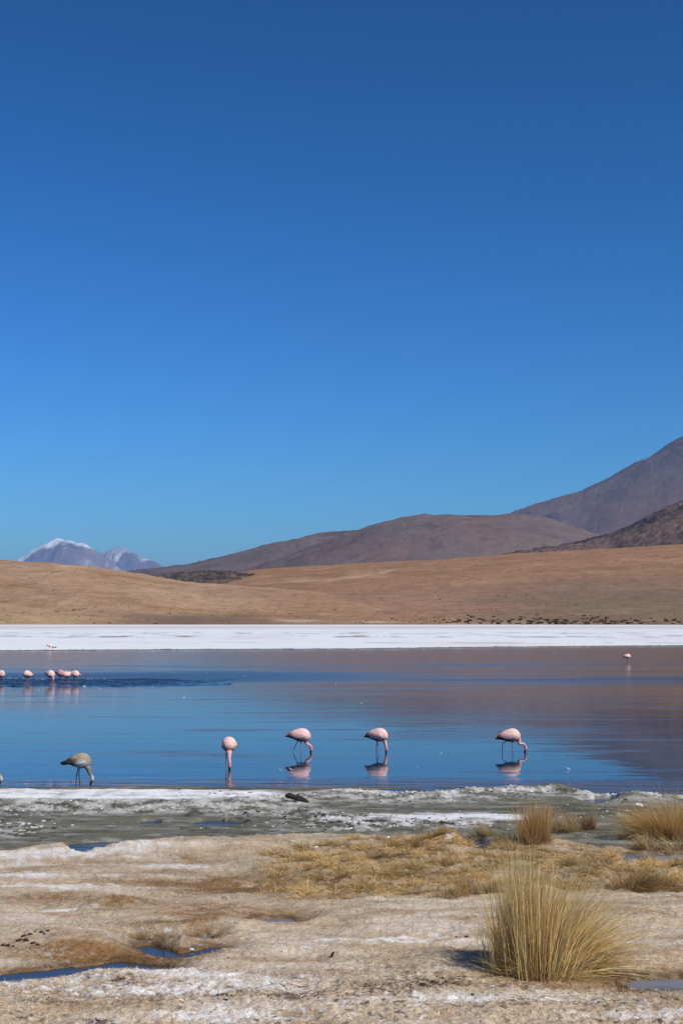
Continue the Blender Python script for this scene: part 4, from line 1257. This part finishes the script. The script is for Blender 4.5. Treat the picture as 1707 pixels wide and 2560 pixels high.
def flamingo(label, loc, yaw, neck, legs, pal=PINK, zc=0.32, pitch=0.0, size=1.0, voxel=0.0075, group="flamingos", bill_dir=None, juvenile=False, body_scale=(1, 1, 1), feathers=True, tail_up=0.0):
    """neck: [(x,y,z,r)...] from inside the breast to the crown, metres above the water; legs: list of polylines"""
    bm = bmesh.new()
    cp, sp = math.cos(pitch), math.sin(pitch)
    def B(x, y, z):
        x, y, z = x * body_scale[0], y * body_scale[1], z * body_scale[2]
        return Vector((x * cp - z * sp, y, zc + x * sp + z * cp))
    st = catmull(BODY, 4)
    n = 20
    rings = []
    for x, z, hh, hw in st:
        z += tail_up * max(0, -x - .1)
        hh, hw = max(hh, .003), max(hw, .003)
        ring = []
        for k in range(n):
            t = 2 * math.pi * k / n
            s = math.sin(t)
            ring.append(bm.verts.new(B(x, hw * math.cos(t), z + hh * (s if s > 0 else s * 1.02))))
        rings.append(ring)
    for r0, r1 in zip(rings[:-1], rings[1:]):
        for k in range(n):
            bm.faces.new((r0[k], r0[(k + 1) % n], r1[(k + 1) % n], r1[k]))
    bm.faces.new(rings[0][::-1]); bm.faces.new(rings[-1])
    for s in (-1, 1):   # folded wing lying on the flank
        wm = Matrix.Translation(B(-.045, s * .078, .006)) @ Matrix.Rotation(-pitch + .16, 4, 'Y') @ Matrix.Rotation(s * .22, 4, 'Z') @ Matrix.Diagonal((.185 * body_scale[0], .030 * body_scale[1], .070 * body_scale[2], 1))
        bmesh.ops.create_icosphere(bm, subdivisions=3, radius=1, matrix=wm)
    nk = catmull(neck, 6)
    tube(bm, [Vector(p[:3]) for p in nk], [p[3] for p in nk], 12)
    for lg in legs:
        lp = catmull(lg, 3)
        tube(bm, [Vector(p[:3]) for p in lp], [max(p[3], voxel * 1.15) for p in lp], 8)
    bmesh.ops.recalc_face_normals(bm, faces=bm.faces)
    me = bpy.data.meshes.new("flamingo_cage")
    bm.to_mesh(me); bm.free()
    tmp = link(bpy.data.objects.new("flamingo_cage", me))
    md = tmp.modifiers.new("r", 'REMESH'); md.mode = 'VOXEL'; md.voxel_size = voxel
    ms = tmp.modifiers.new("s", 'SMOOTH'); ms.factor = 0.5; ms.iterations = 3
    dg = bpy.context.evaluated_depsgraph_get()
    body = bpy.data.meshes.new_from_object(tmp.evaluated_get(dg))
    bpy.data.objects.remove(tmp); bpy.data.meshes.remove(me)
    body.name = "flamingo"
    # colours by region
    co = np.zeros(len(body.vertices) * 3)
    body.vertices.foreach_get("co", co)
    co = co.reshape(-1, 3)
    bx = (co[:, 0] * cp + (co[:, 2] - zc) * sp) / body_scale[0]
    bz = (-co[:, 0] * sp + (co[:, 2] - zc) * cp) / body_scale[2]
    by = co[:, 1] / body_scale[1]
    NK = np.array(nk)
    dn = np.sqrt(((co[:, None, :] - NK[None, :, :3]) ** 2).sum(-1))
    jn = dn.argmin(1)
    excess = dn[np.arange(len(co)), jn] - NK[jn, 3]
    prof_x = np.array([s[0] for s in st])
    inb = (np.abs(by) / (np.interp(bx, prof_x, [max(s[3], .004) for s in st]) + .012)) ** 2 + ((bz - np.interp(bx, prof_x, [s[1] for s in st])) / (np.interp(bx, prof_x, [max(s[2], .004) for s in st]) + .012)) ** 2
    inb[(bx < -.31) | (bx > .225)] = 9
    inb[(bx < .12) & (bx > -.26) & (bz > -.07) & (np.abs(by) < .13)] = 0
    nz = fbm(co[:, 0] * 14 + 3, co[:, 2] * 30 + co[:, 1] * 20, 3, 401)
    c = np.tile(np.array(pal['body']), (len(co), 1))
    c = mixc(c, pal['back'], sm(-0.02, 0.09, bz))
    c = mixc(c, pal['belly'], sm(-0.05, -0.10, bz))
    c = mixc(c, pal['flank'], np.exp(-((bx - .05) / .10) ** 2 - ((bz + .040 + .03 * nz) / .045) ** 2) * (1.25 if juvenile else .6))
    c = mixc(c, pal['tail'], sm(-0.07, -0.20, bx + 0.35 * np.clip(.07 - bz, 0, .1) * (0 if juvenile else 1) + .03 * nz))
    if not juvenile:   # rosy streaks over the folded wing
        c = mixc(c, (0.74, 0.28, 0.22), sm(0.05, 0.30, fbm(bx * 9, (bz + bx * .35) * 42, 3, 405)) * sm(0.10, -0.10, bx) * .8)
    else:
        c = mixc(c, (0.11, 0.08, 0.055), np.exp(-((bx + .13) / .08) ** 2 - ((bz + .005) / .07) ** 2) * 1.0)
        c = mixc(c, (0.16, 0.12, 0.085), sm(0.05, 0.35, fbm(bx * 14, (bz + bx * .3) * 40, 3, 406)) * sm(0.10, -0.10, bx) * .9)
    if not juvenile:   # black flight feathers along the lower rear edge of the folded wing
        rel = (bz - np.interp(bx, prof_x, [s[1] for s in st])) / np.interp(bx, prof_x, [max(s[2], .004) for s in st])
        c = mixc(c, (0.02, 0.018, 0.02), sm(-0.55, -0.72, rel) * sm(-0.27, -0.22, bx) * sm(0.06, -0.02, bx))
        c = mixc(c, (0.86, 0.76, 0.72), np.exp(-((rel + .42) / .10) ** 2) * sm(-0.24, -0.18, bx) * sm(0.02, -0.05, bx) * .8)
    fr = jn / (len(nk) - 1)
    neckm = (inb > 1.25) & (excess < .03)
    nc = mixc(np.tile(np.array(pal['neck']), (len(co), 1)), pal['head'], sm(0.45, 0.80, fr))
    c = np.where(neckm[:, None], nc, c)
    legm = (inb > 1.4) & ~neckm & (co[:, 2] < zc)
    c = np.where(legm[:, None], np.array(pal['leg'])[None, :], c)
    setcol(body, c)
    body.materials.clear(); body.materials.append(M_PLUME)
    for p in body.polygons: p.use_smooth = True
    o = link(bpy.data.objects.new("flamingo", body))
    o.location = loc
    o.rotation_euler.z = yaw
    o.scale = (size,) * 3
    tag(o, label, "flamingo", group)
    # bill: short bent hook at the end of the head
    if bill_dir is not None:
        e = Vector(nk[-1][:3]); d = Vector(bill_dir).normalized()
        back = Vector((-1, 0, -.3)).normalized()
        bb = bmesh.new()
        tube(bb, [e - d * .012, e + d * .018, e + d * .042 + back * .006, e + d * .058 + back * .022, e + d * .060 + back * .032], [.021, .019, .016, .010, .003], 8)
        bm_obj("bill", bb, M_BILL, o)
    if juvenile:
        bb = bmesh.new()   # dark folded wing tips and tail, blunt at the end
        for k in range(6):
            s = (-1, 1)[k % 2]; j = k // 2
            p = [(-.14, s * .052, .012 - .012 * j), (-.21, s * .040, .006 - .010 * j), (-.28, s * .026, -.004 - .008 * j), (-.335 + .012 * j, s * .012, -.014 - .006 * j)]
            tube(bb, [B(*v) for v in p], [.022, .028, .027, .016], 6)
        bm_obj("tail_feathers", bb, M_BLACKF, o)
    if feathers and not juvenile:
        for s in (-1, 1):   # black folded flight feathers showing under the wing edge
            bb = bmesh.new()
            for k in range(4):
                z0 = -.075 + .010 * k; L0 = .05 - .03 * k
                p = [(L0, s * (.098 - .004 * k), z0), (L0 - .10, s * (.088 - .003 * k), z0 + .028), (-.20 - .012 * k, s * .044, -.022 + .004 * k), (-.265 - .006 * k, s * .014, -.012)]
                q = [B(*v) for v in p]
                w = [.004, .011, .010, .003]
                ring = [[bb.verts.new(v + Vector((0, s * dy, dz))) for dy, dz in ((0, ww), (.005, 0), (0, -ww), (-.005, 0))] for v, ww in zip(q, w)]
                for r0, r1 in zip(ring[:-1], ring[1:]):
                    for i in range(4): bb.faces.new((r0[i], r0[(i + 1) % 4], r1[(i + 1) % 4], r1[i]))
                bb.faces.new(ring[0]); bb.faces.new(ring[-1][::-1])
            bm_obj("flight_feathers", bb, M_BLACKF, o)
    return o

def leg(hip, knee, foot, r=.0085):
    return [(hip[0], hip[1], hip[2], r * 1.6), ((hip[0] + knee[0]) / 2, (hip[1] + knee[1]) / 2, (hip[2] + knee[2]) / 2, r * 1.05), (knee[0], knee[1], knee[2], r * 1.25), ((foot[0] + knee[0]) / 2, (foot[1] + knee[1]) / 2, (foot[2] + knee[2]) / 2, r * .85), (foot[0], foot[1], foot[2], r * .85)]

def W(px, py):
    x, y = G(px, py, 0)
    return Vector((x, y, 0))

NEAR = "flamingos feeding along the near shore"
# right: tail low, neck looped forward
flamingo("pale pink flamingo feeding with looped neck and dark legs, rightmost of the near ones", W(1273, 1880), R(-4),
         [(.12, 0, .30, .055), (.175, 0, .25, .052), (.185, 0, .195, .036), (.20, 0, .162, .029), (.245, 0, .163, .027), (.285, 0, .150, .026), (.312, 0, .105, .027), (.318, 0, .065, .029), (.308, 0, .035, .026)],
         [leg((-.06, .03, .22), (-.135, .03, .15), (-.15, .03, -.08)), leg((.055, -.03, .21), (.06, -.03, .085), (.055, -.03, -.08))], zc=.322, pitch=R(9), group=NEAR, bill_dir=(-.45, 0, -1), tail_up=-.05)
# walking one
flamingo("pink flamingo striding with pink legs apart and rosy pointed tail", W(749, 1881), R(-2),
         [(.10, 0, .28, .055), (.130, 0, .235, .048), (.132, 0, .19, .036), (.155, 0, .155, .029), (.198, 0, .140, .027), (.222, 0, .105, .027), (.232, 0, .060, .030), (.222, 0, .030, .026)],
         [leg((-.035, .03, .22), (-.09, .03, .12), (-.155, .03, -.08)), leg((.025, -.03, .21), (.028, -.03, .10), (.035, -.03, -.08))],
         pal=dict(PINK, leg=(0.42, 0.20, 0.25)), zc=.338, pitch=R(2), group=NEAR, bill_dir=(-.3, 0, -1), tail_up=.0)
flamingo("pink flamingo standing legs together, short neck straight down into the water", W(943, 1880), R(-24),
         [(.11, 0, .28, .055), (.150, 0, .235, .046), (.165, 0, .19, .034), (.180, 0, .15, .029), (.188, 0, .11, .028), (.190, 0, .07, .031), (.186, 0, .035, .027)],
         [leg((-.01, .03, .22), (-.03, .035, .11), (-.035, .035, -.08)), leg((.0, -.03, .21), (.035, -.03, .10), (.03, -.03, -.08))],
         pal=dict(PINK, leg=(0.40, 0.18, 0.24)), zc=.335, pitch=R(6), group=NEAR, bill_dir=(-.1, 0, -1), size=1.0)
# facing the camera
flamingo("pale pink flamingo facing us with neck straight down, on one dark leg", W(572, 1921), R(-84),
         [(.10, 0, .36, .060), (.16, .0, .30, .052), (.19, 0, .24, .038), (.205, .0, .18, .030), (.215, .01, .12, .028), (.22, .01, .07, .031), (.22, .01, .035, .026)],
         [leg((.0, -.045, .28), (-.01, -.045, .15), (.0, -.05, -.08)), leg((-.02, .01, .28), (-.04, .0, .16), (-.05, .0, -.08))], zc=.415, pitch=R(10), group=NEAR, bill_dir=(-.05, 0, -1), body_scale=(1, 1.12, 1.0))
# young grey birds
JN = [(.11, 0, .30, .050), (.150, 0, .24, .042), (.165, 0, .19, .033), (.185, 0, .15, .028), (.205, 0, .118, .026), (.214, 0, .085, .030), (.206, 0, .050, .024)]
JL = [leg((-.02, .03, .25), (-.045, .03, .135), (-.06, .03, -.04)), leg((.01, -.03, .25), (.005, -.03, .15), (.03, -.03, -.04))]
YG = "young grey flamingos at the water's edge"
flamingo("young grey-brown flamingo with black tail feeding at the water's edge", W(198, 1960), R(-3), JN, JL, pal=GREY, zc=.365, pitch=R(6), size=1.0, group=YG, bill_dir=(-.35, 0, -1), juvenile=True, body_scale=(.88, .9, .92))
flamingo("young grey-brown flamingo cut off by the left picture edge", W(-30, 1961), R(-3), JN, JL, pal=GREY, zc=.365, pitch=R(6), size=1.0, group=YG, bill_dir=(-.35, 0, -1), juvenile=True, body_scale=(.88, .9, .92))

# resting group farther out
RG = "flamingos resting in the ruffled water"
UP = lambda: [leg((.0, .03, .26), (.0, .03, .14), (.0, .03, -.1), .010), leg((.01, -.03, .26), (.02, -.03, .14), (.02, -.03, -.1), .010)]
def rest_neck(h=.50, tuck=0):
    # neck folded along the breast and laid back, head low on the shoulders
    return [(.12, 0, .34, .055), (.19, 0, .36, .045), (.205, 0, .42, .034), (.17, .0, h - .03, .030), (.12, tuck * .04, h, .030), (.07, tuck * .07, h - .01, .032)]
def down_neck():
    return [(.10, 0, .32, .055), (.17, 0, .27, .044), (.20, 0, .22, .032), (.215, 0, .16, .029), (.21, 0, .11, .031)]
kw = dict(zc=.36, voxel=.011, feathers=False, group=RG, body_scale=(1.05, 1.2, 1.12))
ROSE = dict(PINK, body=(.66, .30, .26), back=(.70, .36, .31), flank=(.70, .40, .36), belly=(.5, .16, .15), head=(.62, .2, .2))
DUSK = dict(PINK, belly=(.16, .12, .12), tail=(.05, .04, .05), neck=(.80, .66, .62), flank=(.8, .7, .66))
flamingo("pale flamingo cut by the left edge, first of the resting group", W(3, 1706), R(-60), rest_neck(.47, 1), UP(), pal=DUSK, bill_dir=(-1, 0, -.2), **kw)
flamingo("white-breasted resting flamingo with head drawn up, standing apart from the group", W(71, 1708), R(-130), [(.10, 0, .36, .055), (.15, 0, .42, .046), (.15, 0, .48, .034), (.12, 0, .52, .030), (.15, 0, .545, .028)], UP(), pal=DUSK, bill_dir=(1, 0, -.5), pitch=R(18), **kw)
flamingo("large pale pink flamingo, left one of the resting cluster of four", W(125, 1709), R(-40), down_neck(), UP(), pal=PINK, bill_dir=(-.2, 0, -1), size=1.08, **kw)
flamingo("deep rose flamingo half hidden second in the resting cluster", W(150, 1704), R(-40), rest_neck(.46, -1), UP(), pal=ROSE, bill_dir=(-1, 0, -.3), **kw)
flamingo("pink flamingo with head tucked on its back, third in the resting cluster", W(170, 1707), R(-150), rest_neck(.50, 1), UP(), pal=PINK, bill_dir=(-1, .2, -.3), size=.96, **kw)
flamingo("pale flamingo with pink head held out right, last of the resting cluster", W(187, 1707), R(-28), [(.12, 0, .36, .05), (.19, .0, .36, .040), (.24, .02, .355, .032), (.27, .03, .33, .034), (.275, .03, .29, .030)], UP(), pal=PINK, bill_dir=(-.3, 0, -1), **kw)
kw2 = dict(zc=.37, voxel=.012, feathers=False)
flamingo("lone pale flamingo on the far brown water at the right", W(1566, 1656), R(6), rest_neck(.50), UP(), pal=PINK, bill_dir=(-1, 0, -.2), group="distant flamingos", **kw2)
x, y = G(124, 1624, 0)
flamingo("tiny distant flamingo at the edge of the far white salt", Vector((x, y, 0)), R(8), [(.12, 0, .34, .055), (.20, 0, .33, .04), (.26, 0, .30, .032), (.29, 0, .24, .030), (.30, 0, .18, .03)], UP(), pal=PINK, bill_dir=(-.2, 0, -1), group="distant flamingos", **kw2)

# dark stones and feathers
for i, (px, py, w) in enumerate([(133.5, 1619.5, 6), (139.5, 1619, 6)]):
    x, y = G(px, py, .12)
    o = link(bpy.data.objects.new("stone", CLODS[i])); s = w / FPX * y
    o.location = (x, y, .14); o.scale = (s, s, s * 1.1)
    tag(o, ["dark lump on the far salt edge, touching the distant flamingo's side", "dark lump on the far salt edge, outer one of the pair"][i], "lump")

def feather(px, py, w, label, tilt=.5):
    x, y = G(px, py, 0)
    L = w / FPX * y
    bb = bmesh.new()
    n = 6; top = []
    for i in range(n):
        t = i / (n - 1)
        ww = .22 * L * math.sin(math.pi * (t * .85 + .12))
        c = Vector((L * (t - .5), 0, .012 + L * tilt * t * t))
        top.append([bb.verts.new(c + Vector((0, ww, 0))), bb.verts.new(c + Vector((0, 0, .10 * L))), bb.verts.new(c + Vector((0, -ww, 0))), bb.verts.new(c + Vector((0, 0, -.02 * L)))])
    for a_, b_ in zip(top[:-1], top[1:]):
        for k in range(4): bb.faces.new((a_[k], a_[(k + 1) % 4], b_[(k + 1) % 4], b_[k]))
    bb.faces.new(top[0]); bb.faces.new(top[-1][::-1])
    o = bm_obj("feather", bb, M_WHITEF); o.location = (x, y, 0); o.rotation_euler.z = R(160)
    tag(o, label, "feather")
feather(1420, 1925, 9, "white feather floating near the shore, right of the rightmost near flamingo")
feather(727, 1926, 9, "white feather floating behind the striding flamingo's reflection")
feather(701, 1926, 6, "small white feather floating left of the striding flamingo's reflection", .3)
feather(566, 1924, 5, "tiny white feather at the foot of the flamingo facing us", .4)
feather(1102, 1884, 5, "tiny white feather floating between the two right-hand near flamingos", .3)

# white flecks in the ruffled strip: foam, plus water sparkle built as pale bits
def flecks():
    r2 = random.Random(3)
    V0 = np.array([v.co[:] for v in LUMPS[0].vertices]); F0 = np.array([p.vertices[:] for p in LUMPS[0].polygons])
    bm = bmesh.new(); bmesh.ops.create_icosphere(bm, subdivisions=1, radius=.5)
    V0 = np.array([v.co[:] for v in bm.verts]); F0 = np.array([[v.index for v in f.verts] for f in bm.faces]); bm.free()
    Vs, Fs, c = [], [], 0
    for _ in range(260):
        px = r2.triangular(-40, 430, 10); py = r2.uniform(1696, 1711)
        x, y = G(px, py); s = r2.uniform(.018, .05)
        Vs.append(V0 * np.array([s * 2.2, s, s * .35]) + np.array([x, y, .01])); Fs.append(F0 + c); c += len(V0)
    for px, py, w in [(211, 1716, 8), (250, 1722, 4), (382, 1716, 3), (517, 1683, 3), (840, 1712, 3), (460, 1744, 6), (903, 1758, 4), (1080, 1655, 3), (98, 1725, 4), (1043, 1920, 3), (26, 1711, 3), (612, 1690, 3), (1268, 1817, 2)]:
        x, y = G(px, py); s = w / FPX * y
        Vs.append(V0 * np.array([s, s, s * .3]) + np.array([x, y, .005])); Fs.append(F0 + c); c += len(V0)
    tag(mesh_np("foam_sparkle_flecks", np.concatenate(Vs), np.concatenate(Fs), M_WHITEF), "white flecks on the ruffled water, foam and modelled sparkle", "foam", kind="stuff")
flecks()

# ================================================================== HAZE
def haze():
    bm = bmesh.new()
    bmesh.ops.create_cube(bm, size=1)
    me = bpy.data.meshes.new("haze")
    bm.to_mesh(me); bm.free()
    m = bpy.data.materials.new("thin_air")
    m.use_nodes = True
    nt = m.node_tree
    nt.nodes.clear()
    out = nt.nodes.new("ShaderNodeOutputMaterial")
    v = nt.nodes.new("ShaderNodeVolumePrincipled")
    v.inputs["Color"].default_value = (0.30, 0.57, 1.0, 1)
    v.inputs["Density"].default_value = 0.000036
    nt.links.new(v.outputs[0], out.inputs["Volume"])
    me.materials.append(m)
    o = link(bpy.data.objects.new("haze", me))
    zmax = max(ob.bound_box[6][2] for ob in COL.objects if ob.type == 'MESH' and ob.name != "haze") + 60
    o.scale = (94000, 94000, zmax + 2)
    o.location = (0, 0, (zmax - 2) / 2 - 0.0)
    tag(o, kind="stuff")
haze()
